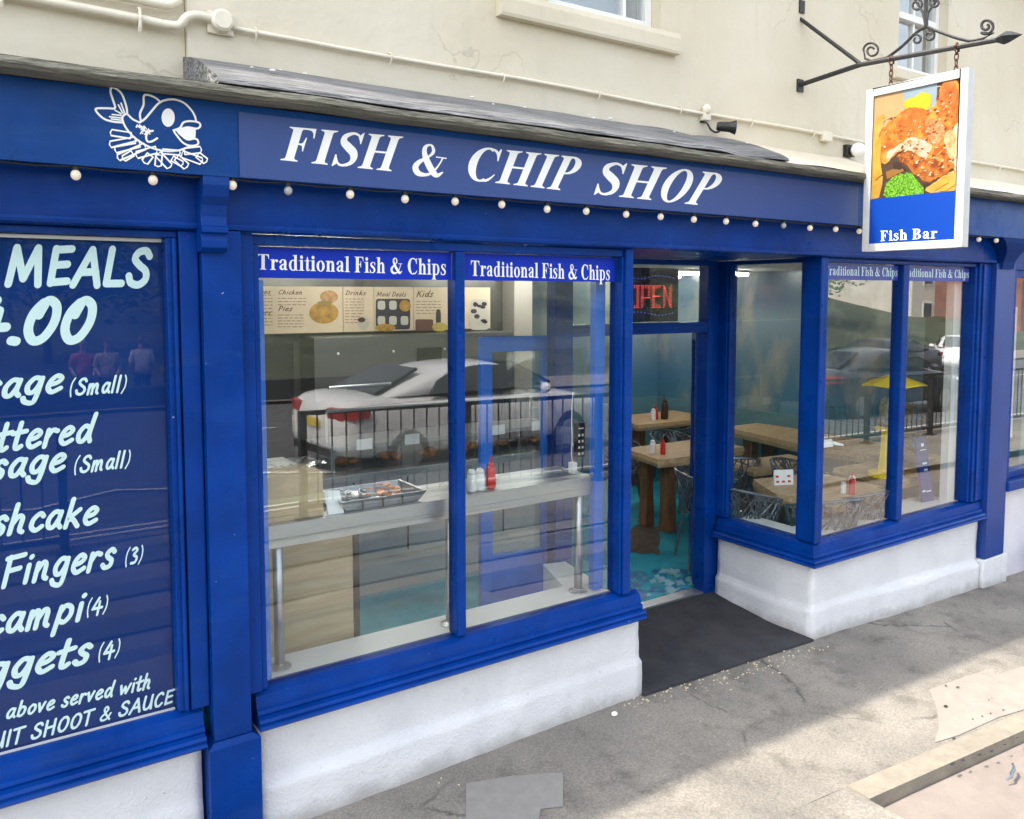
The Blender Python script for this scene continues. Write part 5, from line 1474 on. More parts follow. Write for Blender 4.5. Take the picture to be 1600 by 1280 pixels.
j2 = thing('cable_box', 'small cream cable box on the conduit right of the floodlight', 'junction box', (1.78, YW, 3.22)); B('box', PIPE, j2, (1.84, YW-.045, 3.235, 1.93, YW-.0005, 3.30), bevel=.008)
fl_ = thing('flood_light', 'small black floodlight on a curved arm under the alarm box', 'floodlight', (.78, YW, 3.2))
m = MB(); m.tube(cr([(.70, YW-.001, 3.235), (.70, YW-.05, 3.22), (.715, YW-.07, 3.18), (.745, YW-.085, 3.165), (.78, YW-.09, 3.18)], 5), .006, 6); m.build('arm', BLACK, fl_, smooth=True)
m = MB(); a = Vector((.765, YW-.07, 3.205)); d = Vector((.75, -.62, -.08)).normalized(); m.tube([a, a+d*.015, a+d*.075, a+d*.11], [.022, .028, .03, .043], 16); hd = m.build('lamp_head', BLACK, fl_)
m = MB(); m.tube([a+d*.1105, a+d*.113], [.038, .037], 16); m.build('lens', M('floodlight lens', (.25, .27, .28), .1), hd)
gl = thing('globe_light', 'white globe lamp on the wall left of the hanging sign', 'wall lamp', (2.16, YW, 3.19)); m = MB(); m.ball((2.165, YW-.08, 3.20), .048, 18, 12); m.build('globe', WHITE, gl, smooth=True); B('bracket', BLACK, gl, (2.11, YW-.035, 3.16, 2.20, YW-.0005, 3.24), bevel=.004)

# wrought-iron bracket and hanging sign
XS = 1.62
br = thing('sign_bracket', 'black wrought iron bracket with scrolls sticking out over the pavement', 'bracket', (XS, YW, 3.55))


def bp_(px, py): return onX(px, py, XS)


m = MB(); m.tube([bp_(1238, 137)+Vector((0, .0, 0)), bp_(1345, 101), bp_(1560, 62)], [.016, .016, .015], 8); m.build('main_bar', IRON, br)
e = bp_(1238, 137); m = MB(); m.box(XS-.03, YW-.012, e.z-.04, XS+.03, YW+.0, e.z+.04); m.tube([e, Vector((XS, YW, e.z))], .016); m.build('wall_plate', IRON, br)
a, b = bp_(1556, 62), bp_(1597, 54); d = b-a
m = MB(); m.tube([a, a+d*.1, a+d*.35, a+d*.55, b], [.014, .02, .036, .03, .002], 4); m.build('spearhead', IRON, br)
XB = 1.50
e = onX(1240, 20, XS); m = MB(); m.tube([Vector((XS, YW, e.z+.02)), bp_(1243, 24), bp_(1343, 99)], .012, 8); m.box(XS-.025, YW-.01, e.z-.02, XS+.025, YW, e.z+.06); m.build('stay', IRON, br)


def scroll(c, r0, r1, turns, a0, n=40, sgn=1):
    out = []
    for i in range(n+1):
        t = i/n; a = a0+sgn*turns*2*math.pi*t; r = r0+(r1-r0)*t
        out.append(bp_(c[0]+r*math.cos(a), c[1]-r*math.sin(a)))
    return out


m = MB(); m.tube(scroll((1362, 79), 4, 13, 1.4, .5)+[bp_(1352, 92), bp_(1362, 95), bp_(1385, 90)], .007, 6)
m.tube(cr([bp_(1384, 92), bp_(1410, 72), bp_(1432, 51), bp_(1448, 43), bp_(1462, 48), bp_(1490, 58), bp_(1515, 64), bp_(1535, 61)], 6), .009, 6)
m.tube(scroll((1452, 56), 3, 9, 1.2, .2)+[bp_(1450, 43)], .007, 6); m.tube(scroll((1432, 62), 3, 9, 1.1, 2.2), .007, 6)
m.tube(scroll((1541, 41), 3, 13, 1.5, .9, sgn=-1)+[bp_(1552, 52), bp_(1535, 61)], .008, 6)
m.tube(scroll((1432, 8), 3, 10, 1.3, 0)+[bp_(1442, 20), bp_(1446, 40)], .007, 6); m.tube(scroll((1461, 4), 3, 10, 1.3, 2.8, sgn=-1)+[bp_(1450, 20), bp_(1447, 40)], .007, 6)
m.tube([bp_(1447, 42), bp_(1446, -60)], .013, 6)
m.build('scrollwork', IRON, br)
hs_ = thing('hanging_sign', 'white framed hanging sign with fried fish picture and Fish Bar lettering', 'hanging sign', (XS, -.55, 2.48))
x0, x1 = XS-.045, XS+.022
TL, TR, BL, BR = (onX(1357, 137, x0), onX(1513, 110, x0), onX(1343, 391, x0), onX(1503, 389, x0))
yl, yr = (TL.y+BL.y)/2, (TR.y+BR.y)/2; zt_, zb_ = (TL.z+TR.z)/2, (BL.z+BR.z)/2
FW = .045
ALU = M('white aluminium sign frame', (.50, .50, .495), .4, .0, var=.08, vs=9)
B('frame', ALU, hs_, (x0, yr, zb_, x1, yr+FW, zt_), (x0, yl-FW, zb_, x1, yl, zt_), (x0, yr+FW, zb_, x1, yl-FW, zb_+FW), (x0, yr+FW, zt_-FW, x1, yl-FW, zt_), bevel=.004)
pa, pb_, qa, qb = yl-FW, yr+FW, zb_+FW, zt_-FW
XP = x0+.012
B('picture_panel', M('sign backing', (.5, .33, .18), .45), hs_, (XP, pb_, qa, x1-.015, pa, qb))


def sg(s, t, k): return (XP-.0006*k-.0006, pa+(pb_-pa)*s, qa+(qb-qa)*t)


def art(x, y):                                  # crop pixels -> sign coordinates
    xl = 150-55*(y-195)/1000; xr = 820-65*(y-85)/1100; s = (x-xl)/(xr-xl); yt = 195-110*s; yb2 = 1195-10*s
    return max(0, min(1, s)), max(0, min(1, 1-(y-yt)/(yb2-yt)))


AK = [0]


def artp(name, pts, mat, k, smooth=True):
    AK[0] += .04; k += AK[0]
    if smooth:
        pts = [(p.x, p.y) for p in cr([(x, y, 0) for x, y in pts], 9, True)]
        pts = [(x+13*noise.noise(Vector((x*.035, y*.035, k)))+7*noise.noise(Vector((x*.11, y*.11, k))), y+13*noise.noise(Vector((x*.035, y*.035, k+40)))+7*noise.noise(Vector((x*.11, y*.11, k+9)))) for x, y in pts]
    q = [Vector((*art(x, y), 0)) for x, y in pts]
    m = MB(); m.poly([sg(max(0, min(1, p.x)), max(0, min(1, p.y)), k) for p in q]); return m.build(name, mat, hs_, fix=False)


BAT = M('fried batter print', (.30, .06, .003), .4, col2=(.43, .205, .028), vs=13, thr=(.42, .60), det=10)
BAT2 = M('dark batter print', (.17, .03, .003), .4, col2=(.34, .12, .018), vs=15, thr=(.42, .60), det=10)
ORG = M('bright crisp print', (0.321, 0.058, 0.004), .4, col2=(0.379, 0.148, 0.027), vs=12)
FLESH = M('white fish print', (0.348, 0.321, 0.246), .4, col2=(0.312, 0.187, 0.081), vs=14, thr=(.45, .7))
CHP = M('chip print', (0.321, 0.179, 0.022), .4, col2=(0.379, 0.259, 0.063), vs=10)
artp('paper_print', [(330, 160), (690, 100), (640, 300), (380, 300)], M('blue paper print', (0.179, 0.232, 0.276), .4), 1, False)
artp('board_print', [(150, 190), (385, 150), (400, 330), (180, 420), (130, 420)], M('board print', (0.330, 0.215, 0.098), .4, var=.06, vs=5), 1, False)
artp('dark_print', [(130, 560), (400, 560), (760, 700), (800, 880), (100, 900)], M('dark plate print', (0.053, 0.027, 0.016), .4), 1, False)
artp('dark_print', [(650, 110), (820, 85), (820, 180), (640, 260)], M('dark print', (0.071, 0.020, 0.009), .4), 2, False)
artp('lemon_print', [(385, 250), (470, 200), (590, 180), (600, 250), (560, 290), (430, 290)], M('lemon print', (0.379, 0.294, 0.009), .4, var=.08, vs=9), 3)
artp('chip_print', [(140, 400), (200, 320), (240, 340), (200, 460), (200, 720), (120, 745), (120, 560)], CHP, 3)
artp('chip_print', [(125, 750), (215, 730), (210, 790), (180, 880), (112, 890)], CHP, 3, False)
artp('chip_print', [(240, 705), (380, 660), (385, 700), (250, 755)], M('brown chip print', (0.201, 0.089, 0.018), .4), 3, False)
artp('chip_print', [(555, 850), (640, 770), (780, 710), (770, 850)], CHP, 5)
artp('batter_print', [(330, 600), (400, 560), (470, 590), (560, 620), (700, 640), (770, 680), (700, 730), (600, 775), (520, 770), (440, 690), (370, 640)], BAT2, 4)
artp('batter_print', [(185, 480), (230, 400), (330, 330), (450, 270), (570, 290), (640, 240), (680, 130), (760, 90), (815, 150), (810, 400), (770, 560), (700, 650), (600, 620), (520, 610), (450, 570), (350, 560), (290, 620), (210, 640)], BAT, 6)
artp('flesh_print', [(260, 570), (350, 520), (460, 480), (560, 500), (600, 560), (540, 610), (460, 570), (350, 560), (270, 625)], FLESH, 7)
artp('crisp_print', [(330, 400), (400, 310), (480, 275), (570, 300), (540, 380), (470, 430), (400, 420)], ORG, 7)
artp('crisp_print', [(690, 160), (750, 100), (800, 160), (770, 260), (690, 280), (650, 250)], ORG, 7)
artp('flesh_print', [(560, 370), (640, 360), (700, 420), (660, 520), (600, 520)], M('golden crumb print', (0.357, 0.223, 0.098), .4, col2=(0.268, 0.089, 0.022), vs=26), 7)
artp('onion_print', [(750, 460), (810, 400), (800, 690), (770, 660)], M('onion print', (0.357, 0.321, 0.223), .4, var=.1, vs=9), 8)
inside_bat = [(230, 400, 800, 640)]
rr = random.Random(21)
for nm, col, n in (('crumb_print', (0.393, 0.246, 0.112), 120), ('crumb_print', (0.187, 0.027, 0.004), 100), ('crumb_print', (0.357, 0.107, 0.014), 110), ('crumb_print', (0.379, 0.321, 0.215), 60)):
    m = MB()
    for i in range(n):
        cx, cy = rr.uniform(230, 790), rr.uniform(130, 740)
        if cx < 560 and cy < 330 or cx < 640 and cy < 290 or (cx < 330 and cy > 540) or (cx < 470 and cy > 640): continue
        if col[2] > .25 and cx < 520: continue
        r = rr.uniform(4, 15); o = rr.uniform(0, 6); el = rr.uniform(.3, .7); a_ = rr.uniform(-1.2, .4)
        pts = []
        for k in range(8):
            q_ = k*.785; rx, ry = r*math.cos(q_)*(1+.3*math.sin(3*q_+o)), r*el*math.sin(q_)
            pts.append(art(cx+rx*math.cos(a_)-ry*math.sin(a_), cy+rx*math.sin(a_)+ry*math.cos(a_)))
        m.poly([sg(s_, t_, 9.2+.004*i) for s_, t_ in pts])
    m.build(nm, M('crumb print %.2f' % col[1], col, .4), hs_, fix=False)['kind'] = 'stuff'
def pea_mat():
    m = bpy.data.materials.new('peas print'); m.use_nodes = True; n = m.node_tree.nodes; l = m.node_tree.links; b = n['Principled BSDF']; b.inputs['Roughness'].default_value = .4
    tc = n.new('ShaderNodeTexCoord'); v = n.new('ShaderNodeTexVoronoi'); v.inputs['Scale'].default_value = 85; l.new(tc.outputs['Object'], v.inputs[0])
    r = n.new('ShaderNodeValToRGB'); r.color_ramp.elements[0].color = (.20, .46, .03, 1); r.color_ramp.elements[1].color = (.03, .11, .005, 1); r.color_ramp.elements[1].position = .75; l.new(v.outputs['Distance'], r.inputs[0]); l.new(r.outputs[0], b.inputs['Base Color']); return m
for a_ in ([(160, 480), (215, 470), (195, 640), (150, 700)], [(135, 640), (190, 600), (215, 720), (150, 760)], [(600, 810), (700, 760), (720, 790), (620, 845)], [(650, 850), (770, 770), (775, 800), (700, 848)]): artp('chip_print', a_, M('golden chip print', (.36, .17, .012), .4, col2=(.40, .25, .04), vs=12), 8.6, False)
for a_ in ([(700, 470), (760, 440), (790, 520), (760, 640), (720, 600)], ): artp('ring_print', [(x+8*math.sin(y), y) for x, y in a_], M('onion ring print', (.40, .33, .18), .4, col2=(.34, .14, .03), vs=20), 8.8)
artp('shadow_print', [(300, 640), (370, 660), (430, 720), (520, 790), (590, 800), (520, 850), (400, 700), (320, 690)], M('deep brown print', (.03, .014, .008), .4), 3.5)
artp('peas_print', [(225, 870), (260, 770), (340, 725), (440, 720), (500, 780), (540, 855), (380, 880)], pea_mat(), 9)
artp('blue_print', [(100, 890), (780, 848), (770, 1200), (80, 1200)], M('sign blue print', (0.001, 0.040, 0.288), .35), 10, False)
q = [art(x, y) for x, y in ((190, 1178), (632, 1172), (190, 1108), (636, 1100))]
t = MB(); text(t, 'Fish Bar', SER, [sg(a, b, 13) for a, b in q], (-1, 0, 0), track=.05); t.build('lettering', WHITE, hs_, fix=False)
for py, px in ((1393, 93), (1495, 74)):
    top = bp_(py, px); zq = zt_
    c = thing('sign_chain', 'rusty short chain holding the street edge of the hanging sign' if py > 1450 else 'rusty short chain holding the wall side of the hanging sign', 'chain', (XS, top.y, zq), 'sign chains')
    m = MB(); L = top.z-zq; n = max(3, int(L/.028))
    for i in range(n):
        z = zq+L*(i+.5)/n; r = L/n*.68; ax = i % 2
        m.tube([(XS+(.011*math.cos(k*.6283) if ax else 0), top.y+(0 if ax else .011*math.cos(k*.6283)), z+r*math.sin(k*.6283)) for k in range(11)], .0038, 5)
    m.build('links', RUST, c)
    m = MB(); m.tube([(XS-.02, top.y, top.z-.022), (XS-.022, top.y, top.z), (XS, top.y, top.z+.022), (XS+.022, top.y, top.z), (XS+.02, top.y, top.z-.022)], .007, 6); m.build('shackle', RUST, c)

# ============================================================ NEIGHBOURING SHOP on the right
nb = thing('neighbour_shop', 'neighbouring blue framed shop front at the right edge', 'shop front', (5.5, 0, -.15))
B('fascia', BLUE, nb, (3.862, -.14, 2.62, 12, .20, 2.897), bevel=.004)
B('frieze', BLUE, nb, (3.87, -.02, 2.40, 12, .18, 2.618), bevel=.004)
wf = B('window_frame', BLUE, nb, (3.905, -.015, .70, 4.02, .10, 2.40), (4.02, .0, 2.34, 11.9, .10, 2.40), (4.02, .0, .70, 11.9, .10, .76), (5.6, .0, .76, 5.68, .09, 2.34), bevel=.006)
B('glass_pane', GLASS, wf, (4.02, .045, .76, 5.6, .051, 2.34), (5.68, .045, .76, 11.9, .051, 2.34))
B('sill', BLUE, nb, (3.91, -.07, .62, 12, .10, .699), bevel=.012)
B('stall_riser', M('lilac white paint', (.66, .64, .67), .8, var=.05, vs=4, bump=.3, bs=60), nb, (3.965, .0, -.6, 12, .16, .619))
B('display_panel', M('pale display board', (.62, .62, .60), .7), nb, (4.12, .10, 1.0, 4.30, .13, 2.1))
B('dark_unit', M('dark fridge', (.05, .05, .055), .4), nb, (4.32, .5, .6, 5.4, .9, 2.0))
B('room', M('neighbour interior', (.45, .42, .38), .8), nb, (4.8, 4.2, .0, 12, 4.3, 2.6), (4.62, .2, -.1, 12, 4.3, .0), (11.9, .2, 0, 12, 4.2, 2.6))
pt = thing('blue_bin', 'blue plastic tub standing by the wall at the far right edge', 'tub', (4.55, -.25, gz(4.5)))
m = MB(); m.lathe([(.14, gz(4.5)), (.15, gz(4.5)+.02), (.18, gz(4.5)+.26), (.195, gz(4.5)+.265), (.195, gz(4.5)+.285), (.165, gz(4.5)+.285), (.14, gz(4.5)+.03), (.001, gz(4.5)+.03)], (4.56, -.22, 0), 24); m.build('tub', M('blue plastic', (.01, .08, .5), .4), pt, smooth=False)

# ============================================================ ACROSS THE STREET (seen in the glass)
RAILM = M('black railing paint', (.02, .021, .022), .4)


def railing(label, x0, x1, y, zb_of, h=1.08, post=1.9):
    t = thing('guard_railing', label, 'railing', (x0, y, zb_of(x0)), 'black guard railings along the kerb')
    m = MB()
    for dz in (h, .13): m.hexa([(x0, y-.022, zb_of(x0)+dz-.022), (x1, y-.022, zb_of(x1)+dz-.022), (x1, y+.022, zb_of(x1)+dz-.022), (x0, y+.022, zb_of(x0)+dz-.022),
                                (x0, y-.022, zb_of(x0)+dz+.022), (x1, y-.022, zb_of(x1)+dz+.022), (x1, y+.022, zb_of(x1)+dz+.022), (x0, y+.022, zb_of(x0)+dz+.022)])
    m.build('rails', RAILM, t)
    n = int((x1-x0)/post+.5)
    for i in range(n+1):
        x = x0+(x1-x0)*i/n; z = zb_of(x); p = MB(); p.box(x-.035, y-.035, z, x+.035, y+.035, z+h+.022); p.box(x-.08, y-.08, z, x+.08, y+.08, z+.015); p.build('post', RAILM, t)
    k = int((x1-x0)/.155); m = MB()
    for i in range(1, k):
        x = x0+(x1-x0)*i/k; z = zb_of(x); m.tube([(x, y, z+.13), (x, y, z+h)], .009, 6)
    m.build('bars', RAILM, t)['kind'] = 'stuff'


sz = lambda x: RZ(x)+.011
railing('black guard railing right of the crossing gap, in front of the silver car', -.2, 19.0, -4.62, sz)
railing('black guard railing left of the crossing gap', -17, -2.32, -4.72, sz)


def car(label, paint, x, y, z, rz, dark=False):
    t = thing('parked_car', label, 'car', (0, 0, 0), 'cars in the street')
    st = [(-2.31, .45, .62, .70, .62), (-2.25, .30, .66, .98, .80), (-2.0, .24, .66, 1.06, .88), (-1.5, .22, .68, 1.04, .91), (-.6, .22, .68, .98, .92), (.5, .22, .66, .97, .92), (1.1, .22, .64, .96, .91), (1.7, .24, .60, .86, .88), (2.1, .28, .54, .76, .80), (2.28, .40, .52, .62, .62)]
    prof = lambda s: [(s[0], -s[4]*.90, s[1]), (s[0], -s[4], s[1]+.12), (s[0], -s[4]*1.0, s[2]), (s[0], -s[4]*.95, s[3]-.06), (s[0], -s[4]*.82, s[3]), (s[0], 0, s[3]+.035), (s[0], s[4]*.82, s[3]), (s[0], s[4]*.95, s[3]-.06), (s[0], s[4], s[2]), (s[0], s[4], s[1]+.12), (s[0], s[4]*.90, s[1])]
    m = MB(); m.loft([prof(s) for s in st]); body = m.build('body', paint, t, smooth=True)
    md = body.modifiers.new('s', 'SUBSURF'); md.levels = 2; md.render_levels = 2
    cab = [(-1.72, 1.0, 1.02, .72), (-1.35, .96, 1.18, .70), (-.85, .95, 1.36, .64), (-.3, .95, 1.425, .62), (.2, .95, 1.42, .62), (.55, .95, 1.34, .64), (.95, .95, 1.12, .70), (1.22, .95, .99, .74)]
    m = MB(); m.loft([[(a, -.84, b), (a, -w-.05, (b+c)/2+.02), (a, -w, c-.03), (a, 0, c), (a, w, c-.03), (a, w+.05, (b+c)/2+.02), (a, .84, b)] for a, b, c, w in cab])
    cb_ = m.build('cabin', paint, t, smooth=True); md = cb_.modifiers.new('s', 'SUBSURF'); md.levels = 2; md.render_levels = 2
    G = M('car window glass', (.015, .018, .02), .06, spec=.6)
    for s in (-1, 1):
        m = MB()
        P = [(-1.02, 1.03), (-.86, 1.20), (-.55, 1.335), (-.1, 1.375), (.3, 1.35), (.62, 1.24), (.92, 1.04)]
        A = [(x_, s*(.80-(z_-1.0)*.36), z_) for x_, z_ in P]; m.prism(A, (0, s*.045, 0)); m.build('side_window', G, t)
    m = MB(); m.hexa([(-1.68, -.58, 1.05), (-1.68, .58, 1.05), (-1.0, .50, 1.335), (-1.0, -.50, 1.335), (-1.715, -.58, 1.075), (-1.715, .58, 1.075), (-1.03, .50, 1.365), (-1.03, -.50, 1.365)]); m.build('rear_window', G, t)
    m = MB(); m.hexa([(1.2, -.62, 1.03), (1.2, .62, 1.03), (.56, .52, 1.355), (.56, -.52, 1.355), (1.235, -.62, 1.05), (1.235, .62, 1.05), (.59, .52, 1.38), (.59, -.52, 1.38)]); m.build('windscreen', G, t)
    for sx in (-1.38, 1.38):
        for sy in (-1, 1):
            m = MB(); c = Vector((sx, sy*.80, .315)); m.tube([c-Vector((0, .11, 0)), c-Vector((0, .09, 0)), c+Vector((0, .09, 0)), c+Vector((0, .11, 0))], [.29, .315, .315, .29], 24); w = m.build('wheel', M('tyre rubber', (.02, .02, .02), .8), t)
            m = MB(); m.tube([c+Vector((0, sy*.10, 0)), c+Vector((0, sy*.118, 0))], [.21, .19], 12); m.build('rim', STEEL, w)
    TL_ = M('tail lamp red', (.40, .015, .02), .15)
    for s in (-1, 1):
        m = MB(); m.loft([[(-2.30, s*.42, .80), (-2.30, s*.42, .92), (-2.24, s*.42, .93), (-2.2, s*.42, .80)], [(-2.26, s*.72, .78), (-2.27, s*.72, .94), (-2.1, s*.72, .95), (-2.1, s*.72, .78)], [(-2.1, s*.885, .80), (-2.1, s*.875, .93), (-1.9, s*.885, .92), (-1.95, s*.90, .82)]]); m.build('tail_lamp', TL_, t, bevel=.01)
        m = MB(); m.ball((.82, s*1.0, 1.02), .10, 12, 8, (.6, 1, .75)); m.build('mirror', paint, t, smooth=True)
        m = MB(); m.ball((2.12, s*.62, .66), .12, 12, 8, (.9, 1.2, .6)); m.build('headlight', M('headlamp glass', (.6, .62, .65), .1), t, smooth=True)
    B('number_plate', M('yellow number plate', (.75, .55, .05), .4), t, (-2.335, -.26, .66, -2.322, .26, .77))
    B('bumper_trim', BLACK, t, (-2.30, -.6, .30, -2.26, .6, .40), bevel=.01)
    t.location = (x, y, z); t.rotation_euler = (0, 0, rz); t.scale = (1.04, 1.04, 1.04)
    return t


WCAR = M('silver white car paint', (.88, .88, .88), .3, .0, coat=.7)
DCAR = M('dark grey car paint', (.05, .052, .06), .25, .3, coat=.6)
c1 = car('silver white saloon car seen in the window reflection', WCAR, 3.3, -7.5, RZ(3.3, -7.5)-.03, R_(-4))
c2 = car('dark grey car behind the railing, in the bay window reflection', DCAR, 14.2, -7.7, RZ(14.2, -7.7)-.03, R_(4))
dup(c2, (24, -13.5, RZ(24, -13.5)-.03), 'dark grey car far up the street', R_(183)); dup(c1, (32, -15, RZ(32, -15)-.03), 'pale car parked at the foot of the far houses', R_(150))

# people standing by the low wall over the road
SKIN = M('skin', (.50, .30, .22), .55)


def person(label, x, y, z, rz, shirt, trousers, hair, bald=False):
    t = thing('person', label, 'person', (0, 0, 0), 'people by the wall over the road')

    def skin(name, verts, edges, radii, mat, par, lv=2):
        me = bpy.data.meshes.new(name); me.from_pydata(verts, edges, []); me.materials.append(mat)
        o = bpy.data.objects.new(name, me); COL.objects.link(o); o.parent = par
        o.modifiers.new('sk', 'SKIN'); s = o.modifiers.new('ss', 'SUBSURF'); s.levels = 1; s.render_levels = lv
        for v, r in zip(me.skin_vertices[0].data, radii): v.radius = r if isinstance(r, tuple) else (r, r)
        me.skin_vertices[0].data[0].use_root = True
        for p in me.polygons: p.use_smooth = True
        return o
    V = [(0, 0, .92), (0, .0, 1.12), (0, .01, 1.34), (0, .0, 1.46), (0, -.015, 1.56), (0, -.02, 1.66), (0, -.02, 1.74),
         (-.10, 0, .86), (-.11, -.01, .48), (-.11, .02, .09), (-.12, -.10, .04), (.10, 0, .86), (.11, -.01, .48), (.11, .02, .09), (.12, -.10, .04),
         (-.19, .0, 1.40), (-.25, .02, 1.13), (-.19, -.16, .98), (-.16, -.22, .95), (.19, .0, 1.40), (.25, .02, 1.13), (.19, -.16, .98), (.16, -.22, .95)]
    E_ = [(0, 1), (1, 2), (2, 3), (3, 4), (4, 5), (5, 6), (0, 7), (7, 8), (8, 9), (9, 10), (0, 11), (11, 12), (12, 13), (13, 14), (2, 15), (15, 16), (16, 17), (17, 18), (2, 19), (19, 20), (20, 21), (21, 22)]
    Rd = [(.15, .11), (.14, .10), (.16, .11), .06, .055, (.085, .10), (.06, .07), .09, .06, .045, .04, .09, .06, .045, .04, .06, .045, .035, .03, .06, .045, .035, .03]
    skin('body', V, E_, Rd, SKIN, t)
    skin('shirt', [(0, 0, .90), (0, 0, 1.12), (0, .01, 1.36), (0, 0, 1.47), (-.19, 0, 1.41), (-.25, .02, 1.15), (.19, 0, 1.41), (.25, .02, 1.15)], [(0, 1), (1, 2), (2, 3), (2, 4), (4, 5), (2, 6), (6, 7)], [(.19, .14), (.175, .13), (.19, .135), .07, .082, .066, .082, .066], shirt, t)
    skin('trousers', [(0, 0, .93), (-.10, 0, .84), (-.11, -.01, .48), (-.11, .02, .12), (.10, 0, .84), (.11, -.01, .48), (.11, .02, .12)], [(0, 1), (1, 2), (2, 3), (0, 4), (4, 5), (5, 6)], [(.17, .13), .11, .082, .066, .11, .082, .066], trousers, t)
    m = MB(); m.ball((0, .005, 1.70), .098, 14, 10, (.88, 1.05, 1.0) if not bald else (.84, .95, .9)); m.build('hair', hair, t, smooth=True) if not bald else None
    for s in (-1, 1): m = MB(); m.ball((s*.03, -.118, 1.66), .010, 8, 6); m.build('eye', BLACK, t, smooth=True)
    m = MB(); m.ball((0, -.13, 1.635), .018, 8, 6, (.7, 1, 1.3)); m.build('nose', SKIN, t, smooth=True)
    t.location = (x, y, z); t.rotation_euler = (0, 0, rz)
    return t


JEAN = M('dark trousers', (.02, .025, .04), .8); GH = M('grey hair', (.60, .58, .56), .8); DH = M('brown hair', (.16, .10, .06), .7)
for px, yy, rz, sh_, hr, lb in ((130, 17.6, 0, M('pink shirt', (.55, .16, .17), .8), GH, 'person in a pink shirt with grey hair standing by the low wall'), (168, 17.4, 0, M('beige shirt', (.55, .45, .33), .8), DH, 'person in a beige shirt with brown hair seen from behind'),
                                (222, 18.2, 180, M('white top', (.72, .70, .68), .8), DH, 'person in a white top facing the street'), (268, 18.0, 90, M('pale blue top', (.45, .55, .65), .8), DH, 'person in a pale blue top partly hidden at the window frame')):
    q = ray(px, 546); tt = (D+yy)/q.y; x = XC+q.x*tt; zh = H+q.z*tt
    person(lb, x, -yy, -.58, R_(rz+180), sh_, JEAN, hr)
B('low_wall', M('dark stone wall', (.05, .05, .05), .9, var=.3, vs=3, bump=.6, bs=12, bdist=.03), None, (-40, -17.15, -.6, 6, -16.75, .12), bevel=.02)
tag(bpy.data.objects['low_wall'], 'long dark stone garden wall across the road', 'wall')

# trees and houses over the road
LEAFD = M('dark green foliage', (.03, .065, .014), .8, col2=(.07, .13, .03), vs=1.1); LEAFL = M('mid green foliage', (.06, .12, .025), .8, col2=(.12, .20, .05), vs=1.1); BARK = M('bark', (.08, .06, .045), .9)


def tree(label, x, y, z, h, r, mat, seed):
    rg = random.Random(seed); t = thing('broadleaf_tree', label, 'tree', (x, y, z), 'trees over the road')
    m = MB(); tr = h*.38; m.tube([(x, y, z-.3), (x+.1, y, z+tr*.5), (x, y+.1, z+tr), (x, y, z+h*.75)], [h*.03, h*.024, h*.02, h*.008], 8)
    for i in range(7):
        a = rg.uniform(0, 6.28); m.tube([(x, y, z+tr*rg.uniform(.7, 1.2)), (x+r*.4*math.cos(a), y+r*.4*math.sin(a), z+h*.55), (x+r*.75*math.cos(a), y+r*.75*math.sin(a), z+h*rg.uniform(.6, .85))], [h*.012, h*.008, h*.003], 6)
    m.build('trunk', BARK, t)
    m = MB(); cl = []
    for i in range(26):
        a = rg.uniform(0, 6.28); e_ = rg.uniform(-.6, 1.4); q = r*rg.uniform(.35, .95); cl.append((Vector((x+q*math.cos(a)*math.cos(e_), y+q*math.sin(a)*math.cos(e_), z+h*.64+h*.34*math.sin(e_)*rg.uniform(.6, 1))), r*rg.uniform(.2, .36)))
    for c, cr_ in cl:
        for k in range(95):
            d = Vector((rg.gauss(0, 1), rg.gauss(0, 1), rg.gauss(0, .8))); d = d.normalized()*cr_*rg.random()**.33; p = c+d; u = Vector((rg.uniform(-1, 1), rg.uniform(-1, 1), rg.uniform(-.6, .6))).normalized()*rg.uniform(.12, .22)*max(.7, h/8); v = u.orthogonal().normalized()*u.length*.55
            m.poly([p-u, p+v, p+u, p-v])
    m.build('crown', mat, t, fix=False)


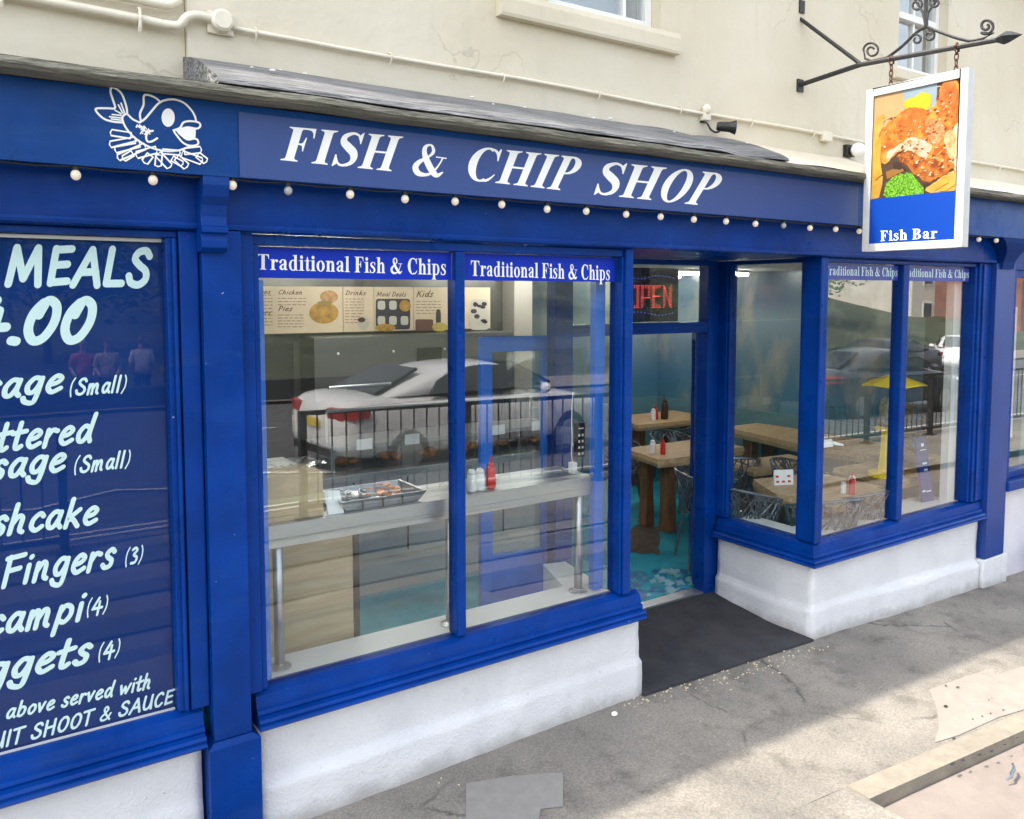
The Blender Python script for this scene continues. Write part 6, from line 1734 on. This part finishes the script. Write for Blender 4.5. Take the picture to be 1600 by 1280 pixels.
tree('dark broad tree behind the people over the road', -.6, -27, -.6, 5.2, 3.4, LEAFD, 1); tree('dark tree left over the road', -8, -30, -.6, 7, 4, LEAFD, 2)
tree('dark tree opposite the menu window', 4, -32, 0, 8, 4.5, LEAFD, 3); tree('mid green tree on the bank opposite the counter', 11, -29, 1, 8.5, 4.6, LEAFL, 4)
tree('tall dark tree on the bank opposite the door', 19, -32, 1.5, 9.5, 5, LEAFD, 5); tree('mid green tree on the bank opposite the bay', 28, -30, 1, 7.5, 4.2, LEAFL, 6)
tree('broad bright green bush on the bank beside the dark car', 22, -21, -.6, 4.6, 3.6, LEAFL, 9); tree('round green bush on the bank beyond the railing', 29, -22, -.4, 5.4, 4.0, LEAFL, 10); tree('tall green tree in front of the far houses', 38, -27, -.2, 8.5, 5, LEAFL, 11)
tree('low green tree up the hill', 40, -42, 4, 8, 5, LEAFL, 7); tree('far dark tree on the hill', 25, -48, 4.6, 11, 6, LEAFD, 8)


def house(label, x, y, z, w, d, h, wall, seed):
    t = thing('terraced_house', label, 'house', (x, y, z), 'houses up the far street')
    B('wall', wall, t, (x-w/2, y-d/2, z-1.5, x+w/2, y+d/2, z+h))
    m = MB(); m.prism([(x-w/2-.2, y+d/2+.3, z+h), (x-w/2-.2, y, z+h+2.2), (x-w/2-.2, y-d/2-.3, z+h)], (w+.4, 0, 0)); rf = m.build('roof', M('dark slate', (.06, .06, .068), .8), t)
    B('chimney', M('brick stack', (.25, .12, .08), .9), rf, (x-w/2+.3, y-.4, z+h+.6, x-w/2+1.1, y+.4, z+h+3.2))
    for i in range(2):
        for j in range(2):
            fx = x-w/4+i*w/2; fz = z+.9+j*2.6; fm = B('window', WHITEP, t, (fx-.6, y+d/2, fz, fx+.6, y+d/2+.06, fz+1.4)); B('pane', M('dark house glass', (.03, .035, .04), .08), fm, (fx-.5, y+d/2+.061, fz+.1, fx+.5, y+d/2+.07, fz+1.3))


house('cream rendered house up the far street', 58, -34, -.6, 8, 8, 5.6, CREAM, 1); house('red brick house up the far street', 61, -28, -.8, 8, 8, 5.8, M('far brick', (.26, .11, .07), .9, var=.2, vs=1), 2); house('white gabled house up the far street', 70, -27, -1, 8, 8, 5.4, WHITEP, 3)
